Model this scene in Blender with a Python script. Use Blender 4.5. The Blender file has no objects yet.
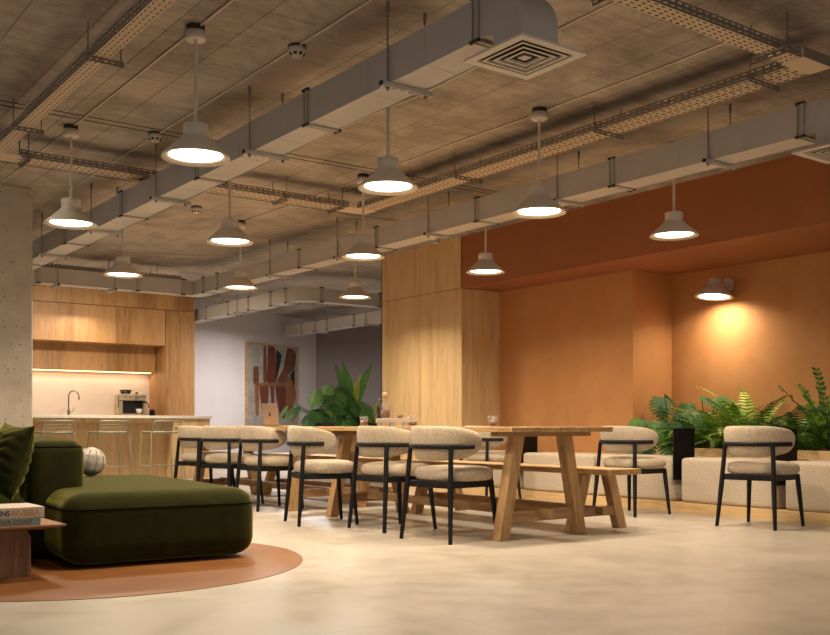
import bpy, bmesh, math, random
from mathutils import Vector, Matrix
random.seed(7)
S = bpy.context.scene
C = S.collection
PI = math.pi
H = 0.76            # eye height
CEIL = 2.88

# ------------------------------------------------------------------ materials
def nt(name):
    m = bpy.data.materials.new(name); m.use_nodes = True
    t = m.node_tree
    for n in list(t.nodes): t.nodes.remove(n)
    o = t.nodes.new('ShaderNodeOutputMaterial'); b = t.nodes.new('ShaderNodeBsdfPrincipled')
    t.links.new(b.outputs[0], o.inputs[0])
    return m, t, b
def N(t, typ, **kw):
    n = t.nodes.new('ShaderNode' + typ)
    for k, v in kw.items():
        if k[0] == '_': n.inputs[k[1:].replace('_', ' ')].default_value = v
        else: setattr(n, k, v)
    return n
def c4(c): return (c[0], c[1], c[2], 1)
def coords(t, scale=(1, 1, 1), world=False, rot=(0, 0, 0)):
    mp = N(t, 'Mapping')
    if world:
        g = N(t, 'NewGeometry'); t.links.new(g.outputs['Position'], mp.inputs[0])
    else:
        g = N(t, 'TexCoord'); t.links.new(g.outputs['Object'], mp.inputs[0])
    mp.inputs['Scale'].default_value = scale
    mp.inputs['Rotation'].default_value = rot
    return mp
def ramp(t, stops):
    r = N(t, 'ValToRGB'); e = r.color_ramp.elements
    while len(e) < len(stops): e.new(0.5)
    for i, (p, c) in enumerate(stops): e[i].position = p; e[i].color = c4(c)
    return r
def plain(name, col, rough=0.5, metal=0.0, **kw):
    m, t, b = nt(name)
    b.inputs['Base Color'].default_value = c4(col)
    b.inputs['Roughness'].default_value = rough
    b.inputs['Metallic'].default_value = metal
    for k, v in kw.items(): b.inputs[k.replace('_', ' ')].default_value = v
    return m
def mottled(name, c1, c2, scale=8, rough=0.6, bump=0.0, bscale=None, world=False, sc=(1, 1, 1), sheen=0, detail=4):
    m, t, b = nt(name)
    mp = coords(t, sc, world)
    n = N(t, 'TexNoise', _Scale=scale, _Detail=detail); t.links.new(mp.outputs[0], n.inputs['Vector'])
    r = ramp(t, [(0.3, c1), (0.7, c2)])
    t.links.new(n.outputs['Fac'], r.inputs[0]); t.links.new(r.outputs[0], b.inputs['Base Color'])
    b.inputs['Roughness'].default_value = rough
    if sheen:
        b.inputs['Sheen Weight'].default_value = sheen
        b.inputs['Sheen Roughness'].default_value = 0.4
    if bump:
        n2 = N(t, 'TexNoise', _Scale=bscale or scale * 4, _Detail=3); t.links.new(mp.outputs[0], n2.inputs['Vector'])
        bp = N(t, 'Bump', _Strength=bump, _Distance=0.01); t.links.new(n2.outputs['Fac'], bp.inputs['Height'])
        t.links.new(bp.outputs[0], b.inputs['Normal'])
    return m
def wood(name, c1, c2, sc, scale=3.0, rough=0.5, knots=True, planks=None, world=False):
    """grain stretched by the mapping scale sc; planks=(axis, width) adds tone steps from board to board"""
    m, t, b = nt(name)
    mp = coords(t, sc, world)
    n = N(t, 'TexNoise', _Scale=scale, _Detail=6, _Roughness=0.6, _Distortion=0.8); t.links.new(mp.outputs[0], n.inputs['Vector'])
    n2 = N(t, 'TexNoise', _Scale=scale * 6, _Detail=3); t.links.new(mp.outputs[0], n2.inputs['Vector'])
    mx = N(t, 'Math', operation='MULTIPLY_ADD'); mx.inputs[1].default_value = 0.35
    t.links.new(n2.outputs['Fac'], mx.inputs[0]); t.links.new(n.outputs['Fac'], mx.inputs[2])
    last = mx.outputs[0]
    if planks:
        mp2 = coords(t, (1, 1, 1), world)
        sp = N(t, 'SeparateXYZ'); t.links.new(mp2.outputs[0], sp.inputs[0])
        dv = N(t, 'Math', operation='DIVIDE'); dv.inputs[1].default_value = planks[1]
        t.links.new(sp.outputs[planks[0]], dv.inputs[0])
        fl = N(t, 'Math', operation='FLOOR'); t.links.new(dv.outputs[0], fl.inputs[0])
        wn = N(t, 'TexWhiteNoise', noise_dimensions='1D'); t.links.new(fl.outputs[0], wn.inputs['W'])
        ma = N(t, 'Math', operation='MULTIPLY_ADD'); ma.inputs[1].default_value = 0.28
        t.links.new(wn.outputs['Value'], ma.inputs[0]); t.links.new(last, ma.inputs[2])
        sb = N(t, 'Math', operation='SUBTRACT'); sb.inputs[1].default_value = 0.14; t.links.new(ma.outputs[0], sb.inputs[0])
        last = sb.outputs[0]
    r = ramp(t, [(0.42, c1), (0.68, [(a + 2 * d) / 3 for a, d in zip(c1, c2)]), (0.9, c2)])
    t.links.new(last, r.inputs[0]); t.links.new(r.outputs[0], b.inputs['Base Color'])
    b.inputs['Roughness'].default_value = rough
    bp = N(t, 'Bump', _Strength=0.15, _Distance=0.004); t.links.new(last, bp.inputs['Height'])
    t.links.new(bp.outputs[0], b.inputs['Normal'])
    return m
def emit(name, col, strength):
    m, t, b = nt(name)
    b.inputs['Base Color'].default_value = c4(col)
    b.inputs['Emission Color'].default_value = c4(col); b.inputs['Emission Strength'].default_value = strength
    return m

M = {}
M['lamp'] = plain('lamp_cream', (0.66, 0.60, 0.52), 0.5)
M['lampblack'] = plain('lamp_black', (0.025, 0.022, 0.02), 0.5)
M['glow'] = emit('lamp_glow', (1.0, 0.86, 0.62), 9)
M['duct'] = mottled('duct_paint', (0.48, 0.455, 0.435), (0.53, 0.505, 0.48), 3, 0.5)
M['flange'] = plain('galvanised_grey', (0.40, 0.37, 0.34), 0.55)
M['tray'] = plain('tray_steel', (0.56, 0.45, 0.325), 0.55)
M['traydark'] = plain('tray_dark', (0.21, 0.175, 0.145), 0.6)
M['rod'] = plain('rod_steel', (0.24, 0.21, 0.18), 0.5, 0.4)
M['bolt'] = plain('black_rubber', (0.015, 0.014, 0.013), 0.5)
M['conduit'] = plain('conduit', (0.62, 0.52, 0.42), 0.5)
M['cable'] = plain('tray_slot_shade', (0.05, 0.04, 0.035), 0.6)  # near-black for the sheet that paints shade behind the tray slots
M['white'] = plain('white_plastic', (0.62, 0.58, 0.52), 0.45)
M['black'] = mottled('black_oak', (0.006, 0.006, 0.007), (0.011, 0.011, 0.012), 20, 0.5)
M['blackmetal'] = plain('black_metal', (0.003, 0.003, 0.003), 0.6, Specular_IOR_Level=0.25)
M['boucle'] = mottled('beige_boucle', (0.36, 0.285, 0.205), (0.54, 0.44, 0.325), 95, 0.95, 0.5, 220, sheen=0.15)
M['black'].node_tree.nodes['Principled BSDF'].inputs['Specular IOR Level'].default_value = 0.2
M['boucle2'] = mottled('oat_boucle', (0.42, 0.34, 0.255), (0.60, 0.50, 0.385), 85, 0.95, 0.5, 180, sheen=0.1)
M['velvet'] = mottled('olive_velvet', (0.014, 0.015, 0.003), (0.021, 0.021, 0.004), 14, 0.95, 0.12, 300, sheen=0.6)
for n_ in M['velvet'].node_tree.nodes:
    if n_.type == 'BSDF_PRINCIPLED': n_.inputs['Sheen Tint'].default_value = (0.55, 0.50, 0.12, 1); n_.inputs['Sheen Roughness'].default_value = 0.35; n_.inputs['Specular IOR Level'].default_value = 0.1
M['velvetseam'] = plain('olive_piping', (0.004, 0.004, 0.002), 0.95, Specular_IOR_Level=0.05)
M['linen'] = mottled('grey_linen', (0.36, 0.31, 0.265), (0.45, 0.395, 0.34), 60, 0.95, 0.5, 90)
M['linenseam'] = plain('linen_seam', (0.17, 0.145, 0.12), 0.95)
M['table'] = wood('rough_oak', (0.22, 0.115, 0.042), (0.54, 0.34, 0.15), (6, 0.7, 6), 3, 0.55)
M['tablez'] = wood('rough_oak_leg', (0.21, 0.108, 0.04), (0.50, 0.305, 0.135), (7, 7, 0.8), 3, 0.55)
M['tablex'] = wood('rough_oak_cross', (0.17, 0.09, 0.036), (0.42, 0.25, 0.115), (0.8, 7, 7), 3, 0.55)
M['oak'] = wood('kitchen_oak', (0.27, 0.13, 0.045), (0.48, 0.265, 0.105), (5, 5, 0.45), 2.6, 0.5, planks=('X', 0.31))
M['oakpale'] = wood('pale_ply', (0.48, 0.305, 0.14), (0.72, 0.515, 0.275), (5, 5, 0.4), 2.6, 0.5)
M['plinth'] = wood('plinth_oak', (0.46, 0.28, 0.115), (0.68, 0.47, 0.24), (6, 0.6, 6), 2.6, 0.5)
M['walnut'] = wood('walnut', (0.085, 0.036, 0.016), (0.26, 0.125, 0.058), (5, 5, 0.7), 3, 0.45)
M['walnuttop'] = wood('walnut_top', (0.13, 0.055, 0.024), (0.33, 0.165, 0.075), (0.7, 6, 6), 3, 0.4)
M['worktop'] = mottled('white_quartz', (0.70, 0.66, 0.60), (0.80, 0.76, 0.70), 25, 0.3)
M['splash'] = mottled('blush_splashback', (0.56, 0.47, 0.41), (0.62, 0.525, 0.46), 3, 0.55)
M['chrome'] = plain('chrome', (0.42, 0.40, 0.38), 0.2, 1.0)
M['stool'] = plain('sage_wire', (0.33, 0.34, 0.26), 0.5, 0.2)
M['soil'] = mottled('soil', (0.012, 0.008, 0.005), (0.03, 0.02, 0.012), 40, 1.0)
M['steel'] = plain('brushed_steel', (0.55, 0.44, 0.30), 0.35, 0.8)
M['darkglass'] = plain('dark_plastic', (0.008, 0.008, 0.009), 0.3)
M['porcelain'] = plain('porcelain', (0.75, 0.72, 0.68), 0.2)
M['laptop'] = plain('gold_aluminium', (0.42, 0.30, 0.22), 0.4, 0.5)
M['amber'] = plain('amber_drink', (0.16, 0.055, 0.015), 0.2, Alpha=0.9)
M['glass'] = plain('clear_glass', (0.35, 0.34, 0.33), 0.05, Alpha=0.12)
M['cork'] = mottled('cork_ball', (0.36, 0.20, 0.10), (0.45, 0.26, 0.14), 30, 0.8)
M['greywall'] = mottled('grey_plaster', (0.20, 0.17, 0.165), (0.215, 0.185, 0.18), 1.5, 0.85, 0.05, 30, True)
M['whitewall'] = mottled('white_plaster', (0.53, 0.49, 0.485), (0.57, 0.53, 0.52), 1.5, 0.85, 0.05, 30, True)
M['wash'] = wood('whitewashed_wood', (0.28, 0.235, 0.195), (0.46, 0.40, 0.34), (0.8, 7, 7), 3, 0.6)

def leafmat(name, c1, c2, rough=0.4):
    m = mottled(name, c1, c2, 9, rough)
    b = [n for n in m.node_tree.nodes if n.type == 'BSDF_PRINCIPLED'][0]
    b.inputs['Specular IOR Level'].default_value = 0.3
    return m
M['monstera'] = leafmat('monstera_leaf', (0.035, 0.12, 0.022), (0.10, 0.22, 0.05), 0.55)
M['monsteradark'] = leafmat('monstera_leaf_dark', (0.014, 0.062, 0.014), (0.05, 0.13, 0.034), 0.55)
M['fern'] = leafmat('fern_leaf', (0.20, 0.34, 0.03), (0.40, 0.54, 0.07), 0.5)
M['fernmid'] = leafmat('fern_leaf_mid', (0.09, 0.22, 0.025), (0.22, 0.38, 0.05), 0.5)
M['ferndark'] = leafmat('fern_leaf_dark', (0.03, 0.10, 0.015), (0.09, 0.20, 0.03), 0.5)
M['paddle'] = leafmat('paddle_leaf', (0.06, 0.22, 0.045), (0.12, 0.32, 0.07), 0.3)
M['lime'] = leafmat('lime_leaf', (0.30, 0.36, 0.03), (0.42, 0.46, 0.05), 0.4)
M['stem'] = plain('plant_stem', (0.05, 0.07, 0.02), 0.6)

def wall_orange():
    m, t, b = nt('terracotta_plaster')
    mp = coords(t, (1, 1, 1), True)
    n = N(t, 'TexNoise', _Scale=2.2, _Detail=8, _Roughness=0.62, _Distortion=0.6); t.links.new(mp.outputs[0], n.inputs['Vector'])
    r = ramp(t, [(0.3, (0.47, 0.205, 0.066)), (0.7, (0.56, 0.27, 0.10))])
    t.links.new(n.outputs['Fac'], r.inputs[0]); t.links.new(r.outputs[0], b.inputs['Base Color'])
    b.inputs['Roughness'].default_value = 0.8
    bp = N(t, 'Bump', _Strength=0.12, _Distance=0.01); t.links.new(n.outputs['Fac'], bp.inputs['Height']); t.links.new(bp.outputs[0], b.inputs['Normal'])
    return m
M['orange'] = wall_orange()
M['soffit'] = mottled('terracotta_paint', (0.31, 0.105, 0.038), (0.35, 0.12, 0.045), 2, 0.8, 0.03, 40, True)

def ceiling_mat():
    m, t, b = nt('board_marked_concrete')
    mp = coords(t, (1, 1, 1), True)
    # wavy streaks run across the boards (along X)
    mg = coords(t, (0.8, 5.5, 1), True)
    g = N(t, 'TexNoise', _Scale=1.6, _Detail=8, _Roughness=0.7, _Distortion=2.2); t.links.new(mg.outputs[0], g.inputs['Vector'])
    big = N(t, 'TexNoise', _Scale=1.3, _Detail=8, _Roughness=0.7, _Distortion=0.5); t.links.new(mp.outputs[0], big.inputs['Vector'])
    fine = N(t, 'TexNoise', _Scale=45, _Detail=2); t.links.new(mp.outputs[0], fine.inputs['Vector'])
    # board layout: long seams along Y every 0.34 m, staggered ends
    mb = coords(t, (1, 1, 1), True, (0, 0, PI / 2))
    br = N(t, 'TexBrick', offset=0.5, squash=1.0)
    br.inputs['Scale'].default_value = 1.0
    br.inputs['Brick Width'].default_value = 2.26; br.inputs['Row Height'].default_value = 0.34
    br.inputs['Mortar Size'].default_value = 0.005; br.inputs['Mortar Smooth'].default_value = 0.2
    br.inputs['Color1'].default_value = (0.42, 0.42, 0.42, 1); br.inputs['Color2'].default_value = (0.62, 0.62, 0.62, 1)
    br.inputs['Mortar'].default_value = (0.0, 0.0, 0.0, 1)
    t.links.new(mb.outputs[0], br.inputs['Vector'])
    a1 = N(t, 'Math', operation='MULTIPLY_ADD'); a1.inputs[1].default_value = 0.38; a1.inputs[2].default_value = 0.0
    t.links.new(g.outputs['Fac'], a1.inputs[0])
    a2 = N(t, 'Math', operation='MULTIPLY_ADD'); a2.inputs[1].default_value = 0.9
    t.links.new(big.outputs['Fac'], a2.inputs[0]); t.links.new(a1.outputs[0], a2.inputs[2])
    a3 = N(t, 'Math', operation='MULTIPLY_ADD'); a3.inputs[1].default_value = 0.34
    t.links.new(br.outputs['Color'], a3.inputs[0]); t.links.new(a2.outputs[0], a3.inputs[2])
    a4 = N(t, 'Math', operation='MULTIPLY_ADD'); a4.inputs[1].default_value = 0.10
    t.links.new(fine.outputs['Fac'], a4.inputs[0]); t.links.new(a3.outputs[0], a4.inputs[2])
    r = ramp(t, [(0.48, (0.085, 0.073, 0.063)), (0.78, (0.255, 0.219, 0.186)), (0.98, (0.44, 0.385, 0.33))])
    t.links.new(a4.outputs[0], r.inputs[0]); t.links.new(r.outputs[0], b.inputs['Base Color'])
    b.inputs['Roughness'].default_value = 0.8
    bp = N(t, 'Bump', _Strength=0.6, _Distance=0.015); t.links.new(a4.outputs[0], bp.inputs['Height']); t.links.new(bp.outputs[0], b.inputs['Normal'])
    return m
M['ceiling'] = ceiling_mat()

def floor_mat():
    m, t, b = nt('polished_concrete')
    mp = coords(t, (1, 1, 1), True)
    n = N(t, 'TexNoise', _Scale=0.9, _Detail=7, _Roughness=0.62, _Distortion=0.8); t.links.new(mp.outputs[0], n.inputs['Vector'])
    n2 = N(t, 'TexNoise', _Scale=6, _Detail=6, _Roughness=0.6); t.links.new(mp.outputs[0], n2.inputs['Vector'])
    ad = N(t, 'Math', operation='MULTIPLY_ADD'); ad.inputs[1].default_value = 0.4
    t.links.new(n2.outputs['Fac'], ad.inputs[0]); t.links.new(n.outputs['Fac'], ad.inputs[2])
    r = ramp(t, [(0.5, (0.345, 0.295, 0.24)), (0.70, (0.41, 0.355, 0.29)), (0.9, (0.47, 0.41, 0.34))])
    t.links.new(ad.outputs[0], r.inputs[0])
    # saw-cut joints at X = 2.42 + 3n and Y = 3.1 + 3n
    sp = N(t, 'SeparateXYZ'); t.links.new(mp.outputs[0], sp.inputs[0])
    js = []
    for ax, off in (('X', 2.42), ('Y', 3.1)):
        s = N(t, 'Math', operation='SUBTRACT'); s.inputs[1].default_value = off - 1.5; t.links.new(sp.outputs[ax], s.inputs[0])
        f = N(t, 'Math', operation='FLOORED_MODULO'); f.inputs[1].default_value = 3.0; t.links.new(s.outputs[0], f.inputs[0])
        q = N(t, 'Math', operation='SUBTRACT'); q.inputs[1].default_value = 1.5; t.links.new(f.outputs[0], q.inputs[0])
        ab = N(t, 'Math', operation='ABSOLUTE'); t.links.new(q.outputs[0], ab.inputs[0])
        l = N(t, 'Math', operation='LESS_THAN'); l.inputs[1].default_value = 0.0028; t.links.new(ab.outputs[0], l.inputs[0]); js.append(l)
    mxx = N(t, 'Math', operation='MAXIMUM'); t.links.new(js[0].outputs[0], mxx.inputs[0]); t.links.new(js[1].outputs[0], mxx.inputs[1])
    ml = N(t, 'Math', operation='MULTIPLY'); ml.inputs[1].default_value = 0.45; t.links.new(mxx.outputs[0], ml.inputs[0])
    mix = N(t, 'MixRGB'); mix.inputs[2].default_value = (0.2, 0.15, 0.1, 1)
    t.links.new(ml.outputs[0], mix.inputs[0]); t.links.new(r.outputs[0], mix.inputs[1]); t.links.new(mix.outputs[0], b.inputs['Base Color'])
    rr = N(t, 'MapRange'); rr.inputs['To Min'].default_value = 0.22; rr.inputs['To Max'].default_value = 0.5
    t.links.new(n2.outputs['Fac'], rr.inputs['Value']); t.links.new(rr.outputs[0], b.inputs['Roughness'])
    bp = N(t, 'Bump', _Strength=0.05, _Distance=0.01); t.links.new(n2.outputs['Fac'], bp.inputs['Height']); t.links.new(bp.outputs[0], b.inputs['Normal'])
    return m
M['floor'] = floor_mat()
M['rust'] = mottled('rust_floor', (0.17, 0.062, 0.017), (0.24, 0.094, 0.027), 2.5, 0.38, 0.04, 20, True, detail=7)

def pitted():
    m, t, b = nt('pitted_concrete')
    mp = coords(t, (1, 1, 1), True)
    n = N(t, 'TexNoise', _Scale=5, _Detail=8, _Roughness=0.65); t.links.new(mp.outputs[0], n.inputs['Vector'])
    r = ramp(t, [(0.3, (0.40, 0.35, 0.29)), (0.7, (0.54, 0.48, 0.41))]); t.links.new(n.outputs['Fac'], r.inputs[0])
    v = N(t, 'TexVoronoi', _Scale=22); t.links.new(mp.outputs[0], v.inputs['Vector'])
    l = N(t, 'Math', operation='LESS_THAN'); l.inputs[1].default_value = 0.16; t.links.new(v.outputs['Distance'], l.inputs[0])
    w = N(t, 'TexWhiteNoise', noise_dimensions='3D'); t.links.new(v.outputs['Position'], w.inputs['Vector'])
    g = N(t, 'Math', operation='GREATER_THAN'); g.inputs[1].default_value = 0.55; t.links.new(w.outputs['Value'], g.inputs[0])
    a = N(t, 'Math', operation='MULTIPLY'); t.links.new(l.outputs[0], a.inputs[0]); t.links.new(g.outputs[0], a.inputs[1])
    a2 = N(t, 'Math', operation='MULTIPLY'); a2.inputs[1].default_value = 0.75; t.links.new(a.outputs[0], a2.inputs[0])
    mix = N(t, 'MixRGB'); mix.inputs[2].default_value = (0.07, 0.055, 0.045, 1)
    t.links.new(a2.outputs[0], mix.inputs[0]); t.links.new(r.outputs[0], mix.inputs[1]); t.links.new(mix.outputs[0], b.inputs['Base Color'])
    b.inputs['Roughness'].default_value = 0.85
    return m
M['pitted'] = pitted()

# ------------------------------------------------------------------ mesh building
class MB:
    def __init__(s): s.v = []; s.f = []; s.sm = []; s.mi = []
    def add(s, vs, fs, smooth=False, mi=0):
        o = len(s.v); s.v += [tuple(p) for p in vs]
        for f in fs: s.f.append([i + o for i in f]); s.sm.append(smooth); s.mi.append(mi)
        return s
    def box(s, x0, x1, y0, y1, z0, z1, mi=0):
        return s.add([(x0, y0, z0), (x1, y0, z0), (x1, y1, z0), (x0, y1, z0), (x0, y0, z1), (x1, y0, z1), (x1, y1, z1), (x0, y1, z1)],
              [(0, 3, 2, 1), (4, 5, 6, 7), (0, 1, 5, 4), (1, 2, 6, 5), (2, 3, 7, 6), (3, 0, 4, 7)], False, mi)
    def hexa(s, bot, top, mi=0):
        return s.add(list(bot) + list(top), [(0, 3, 2, 1), (4, 5, 6, 7), (0, 1, 5, 4), (1, 2, 6, 5), (2, 3, 7, 6), (3, 0, 4, 7)], False, mi)
    def tube(s, pts, r, n=8, flat=None, mi=0):
        pts = [Vector(p) for p in pts]; k = len(pts)
        rs = r if isinstance(r, (list, tuple)) else [r] * k
        d0 = (pts[1] - pts[0]).normalized()
        up = Vector((0, 0, 1)) if abs(d0.z) < 0.9 else Vector((1, 0, 0))
        rings = []
        for i in range(k):
            d = (pts[min(i + 1, k - 1)] - pts[max(i - 1, 0)]).normalized()
            a = d.cross(up)
            if a.length < 1e-6: a = d.cross(Vector((0, 1, 0)))
            a.normalize(); b = a.cross(d).normalized()
            if flat is None: up = b
            fx, fz = flat if flat else (1, 1)
            rings.append([pts[i] + a * (rs[i] * fx * math.cos(2 * PI * j / n)) + b * (rs[i] * fz * math.sin(2 * PI * j / n)) for j in range(n)])
        vs = [p for rg in rings for p in rg]; fs = []
        for i in range(k - 1):
            for j in range(n):
                fs.append((i * n + j, i * n + (j + 1) % n, (i + 1) * n + (j + 1) % n, (i + 1) * n + j))
        s.add(vs, fs, True, mi)
        s.add(rings[0], [tuple(range(n))[::-1]], False, mi); s.add(rings[-1], [tuple(range(n))], False, mi)
        return s
    def lathe(s, prof, n=32, c=(0, 0, 0), mi=0, smooth=True):
        vs = [(c[0] + r * math.cos(2 * PI * j / n), c[1] + r * math.sin(2 * PI * j / n), c[2] + z) for r, z in prof for j in range(n)]
        fs = []
        for i in range(len(prof) - 1):
            for j in range(n): fs.append((i * n + j, i * n + (j + 1) % n, (i + 1) * n + (j + 1) % n, (i + 1) * n + j))
        return s.add(vs, fs, smooth, mi)
    def disc(s, r, z, n=32, c=(0, 0, 0), mi=0, down=False):
        ids = tuple(range(n))
        return s.add([(c[0] + r * math.cos(2 * PI * j / n), c[1] + r * math.sin(2 * PI * j / n), c[2] + z) for j in range(n)], [ids[::-1] if down else ids], False, mi)
    def prism(s, poly, fn, a, b, mi=0):
        n = len(poly)
        vs = [fn(p[0], p[1], a) for p in poly] + [fn(p[0], p[1], b) for p in poly]
        fs = [tuple(range(n))[::-1], tuple(range(n, 2 * n))] + [(i, (i + 1) % n, n + (i + 1) % n, n + i) for i in range(n)]
        return s.add(vs, fs, False, mi)
    def rbox(s, x0, x1, y0, y1, z0, z1, r, n=10, puff=0.0, rz=None):
        """box with rounded edges; puff swells the top; rz = edge radius in z if different"""
        hx, hy, hz = (x1 - x0) / 2, (y1 - y0) / 2, (z1 - z0) / 2
        cx, cy, cz = (x0 + x1) / 2, (y0 + y1) / 2, (z0 + z1) / 2
        rz = rz or r; vs = {}; fs = []
        lst = []
        def lin(h, r):
            inner = max(h - r, 0.0001); o = []
            for i in range(5): o.append(-inner - r * math.cos(PI / 2 * i / 5) * 0 - r * (1 - i / 5))
            k = max(2, n)
            for i in range(k + 1): o.append(-inner + 2 * inner * i / k)
            for i in range(1, 6): o.append(inner + r * i / 5)
            return o
        X, Y, Z = lin(hx, r), lin(hy, r), lin(hz, rz)
        def pos(x, y, z):
            ix, iy, iz = max(-(hx - r), min(hx - r, x)), max(-(hy - r), min(hy - r, y)), max(-(hz - rz), min(hz - rz, z))
            dx, dy, dz = (x - ix) / r, (y - iy) / r, (z - iz) / rz
            # map cube corner to sphere
            m = max(abs(dx), abs(dy), abs(dz)); l = math.sqrt(dx * dx + dy * dy + dz * dz)
            if l > 1e-9: q = m / l; dx, dy, dz = dx * q, dy * q, dz * q
            px, py, pz = ix + dx * r, iy + dy * r, iz + dz * rz
            if puff and z > 0:
                pz += puff * max(0, 1 - (x / hx) ** 2) * max(0, 1 - (y / hy) ** 2) * (z / hz)
            return (cx + px, cy + py, cz + pz)
        def vid(x, y, z):
            k = (round(x, 5), round(y, 5), round(z, 5))
            if k not in vs: vs[k] = len(lst); lst.append(pos(x, y, z))
            return vs[k]
        def face(A, B, g, flip):
            for i in range(len(A) - 1):
                for j in range(len(B) - 1):
                    q = [vid(*g(A[i], B[j])), vid(*g(A[i + 1], B[j])), vid(*g(A[i + 1], B[j + 1])), vid(*g(A[i], B[j + 1]))]
                    fs.append(q[::-1] if flip else q)
        face(X, Y, lambda a, b: (a, b, hz), False); face(X, Y, lambda a, b: (a, b, -hz), True)
        face(X, Z, lambda a, b: (a, -hy, b), False); face(X, Z, lambda a, b: (a, hy, b), True)
        face(Y, Z, lambda a, b: (hx, a, b), False); face(Y, Z, lambda a, b: (-hx, a, b), True)
        return s.add(lst, fs, True)
    def perf(s, o, u, v, nu, nv, pu, pv, hu, hv, stagger=False, mi=0):
        """sheet of nu x nv cells, each a frame round a slot of hu x hv"""
        o, u, v = Vector(o), Vector(u), Vector(v)
        for i in range(nu):
            for j in range(nv):
                if stagger and (i + j) % 2:
                    a, b = 0.5 - 0.002, 0.5 + 0.002
                x0, x1, y0, y1 = i * pu, (i + 1) * pu, j * pv, (j + 1) * pv
                cx, cy = (x0 + x1) / 2, (y0 + y1) / 2
                if stagger and j % 2:
                    h0, h1 = x0 + 0.02 * pu, x0 + 0.02 * pu + hu * 0.45; 
                    pts = [(x0, y0), (x1, y0), (x1, y1), (x0, y1), (h0 + pu * .5, cy - hv / 2), (min(x1 - .001, h0 + pu * .5 + hu * .7), cy - hv / 2), (min(x1 - .001, h0 + pu * .5 + hu * .7), cy + hv / 2), (h0 + pu * .5, cy + hv / 2)]
                else:
                    pts = [(x0, y0), (x1, y0), (x1, y1), (x0, y1), (cx - hu / 2, cy - hv / 2), (cx + hu / 2, cy - hv / 2), (cx + hu / 2, cy + hv / 2), (cx - hu / 2, cy + hv / 2)]
                s.add([o + u * a + v * b for a, b in pts], [(0, 1, 5, 4), (1, 2, 6, 5), (2, 3, 7, 6), (3, 0, 4, 7)], False, mi)
        return s
    def xform(s, mat):
        s.v = [tuple(mat @ Vector(p)) for p in s.v]; return s
    def build(s, name, mats, parent=None, bevel=0, solid=0, weld=False):
        me = bpy.data.meshes.new(name); me.from_pydata(s.v, [], s.f)
        for m in (mats if isinstance(mats, (list, tuple)) else [mats]): me.materials.append(M[m] if isinstance(m, str) else m)
        me.polygons.foreach_set('use_smooth', s.sm); me.polygons.foreach_set('material_index', s.mi)
        me.update()
        o = bpy.data.objects.new(name, me); C.objects.link(o)
        if parent: o.parent = parent
        if bevel:
            b = o.modifiers.new('bevel', 'BEVEL'); b.width = bevel; b.segments = 2; b.limit_method = 'ANGLE'; b.angle_limit = 0.7
        if solid:
            b = o.modifiers.new('thick', 'SOLIDIFY'); b.thickness = solid; b.offset = 0
        return o
def tag(o, label=None, cat=None, group=None, kind=None):
    if label: o['label'] = label
    if cat: o['category'] = cat
    if group: o['group'] = group
    if kind: o['kind'] = kind
    return o
def thing(name, label, cat, loc=(0, 0, 0), rz=0, group=None):
    o = bpy.data.objects.new(name, None); C.objects.link(o)
    o.location = loc; o.rotation_euler = (0, 0, rz); o.empty_display_size = 0.1
    return tag(o, label, cat, group)
def struct(name, mb, m, **kw): return tag(mb.build(name, m, **kw), kind='structure')
def dup(root, loc, rz=0, label=None, group=None):
    r = root.copy(); C.objects.link(r); r.location = loc; r.rotation_euler = (0, 0, rz)
    if label: r['label'] = label
    if group: r['group'] = group
    for ch in list(root.children):
        c = ch.copy(); C.objects.link(c); c.parent = r
        for g in list(ch.children):
            d = g.copy(); C.objects.link(d); d.parent = c
    return r
def arc(cx, cy, r, a0, a1, n): return [(cx + r * math.cos(a0 + (a1 - a0) * i / n), cy + r * math.sin(a0 + (a1 - a0) * i / n)) for i in range(n + 1)]

# ------------------------------------------------------------------ camera
YAW = math.atan(720 / 985.0)
cam = bpy.data.objects.new('camera', bpy.data.cameras.new('camera')); C.objects.link(cam)
cam.location = (0, 0, H); cam.rotation_euler = (PI / 2, 0, -YAW)
cam.data.sensor_width = 36; cam.data.lens = 985 / 830 * 36
cam.data.shift_y = (425.5 - 317.5) / 830
cam.data.clip_end = 100
S.camera = cam

# ------------------------------------------------------------------ setting
struct('floor', MB().box(-4, 14.5, -3, 20, -0.1, 0), 'floor')
struct('ceiling', MB().box(-4, 14.5, -3, 20, CEIL, CEIL + 0.15), 'ceiling')
# round rust-coloured field in the floor
b = MB().disc(1.2, 0.0, 96, (1.735, 5.47, 0.003)); b.lathe([(1.2, 0.003), (1.2, 0)], 96, (1.735, 5.47, 0))
struct('floor_round_inlay', b, 'rust')
# niche: soffit with its face, two back walls and returns
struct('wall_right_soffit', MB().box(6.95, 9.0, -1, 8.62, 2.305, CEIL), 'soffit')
struct('wall_right_inner', MB().box(7.52, 8.9, 6.62, 8.62, 0, 2.305), 'orange')
struct('wall_right', MB().box(8.11, 8.9, -1, 6.62, 0, 2.305), 'orange')
# pitted concrete pillar
struct('wall_left_pillar', MB().box(1.75, 2.44, 9.13, 9.8, 0, CEIL), 'pitted', bevel=0.012)
# wooden wall block: six boards with open joints over a dark core
b = MB()
b.box(6.962, 8.35, 8.632, 10.21, 0, CEIL, 1)
jy, jz = [8.62, 9.41, 10.22], [0, 2.305, CEIL]
g = 0.003
for i in range(2):
    for k in range(2):
        b.box(6.95, 6.97, jy[i] + (g if i else 0.0201), jy[i + 1] - (g if i == 0 else 0), jz[k] + (g if k else 0), jz[k + 1] - (g if k == 0 else 0))
b.box(6.95, 8.35, 8.62, 8.64, 0, 2.302)
b.box(6.95, 8.35, 10.205, 10.22, 0, CEIL)
struct('wall_right_panel', b, ['oakpale', 'blackmetal'])
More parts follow.
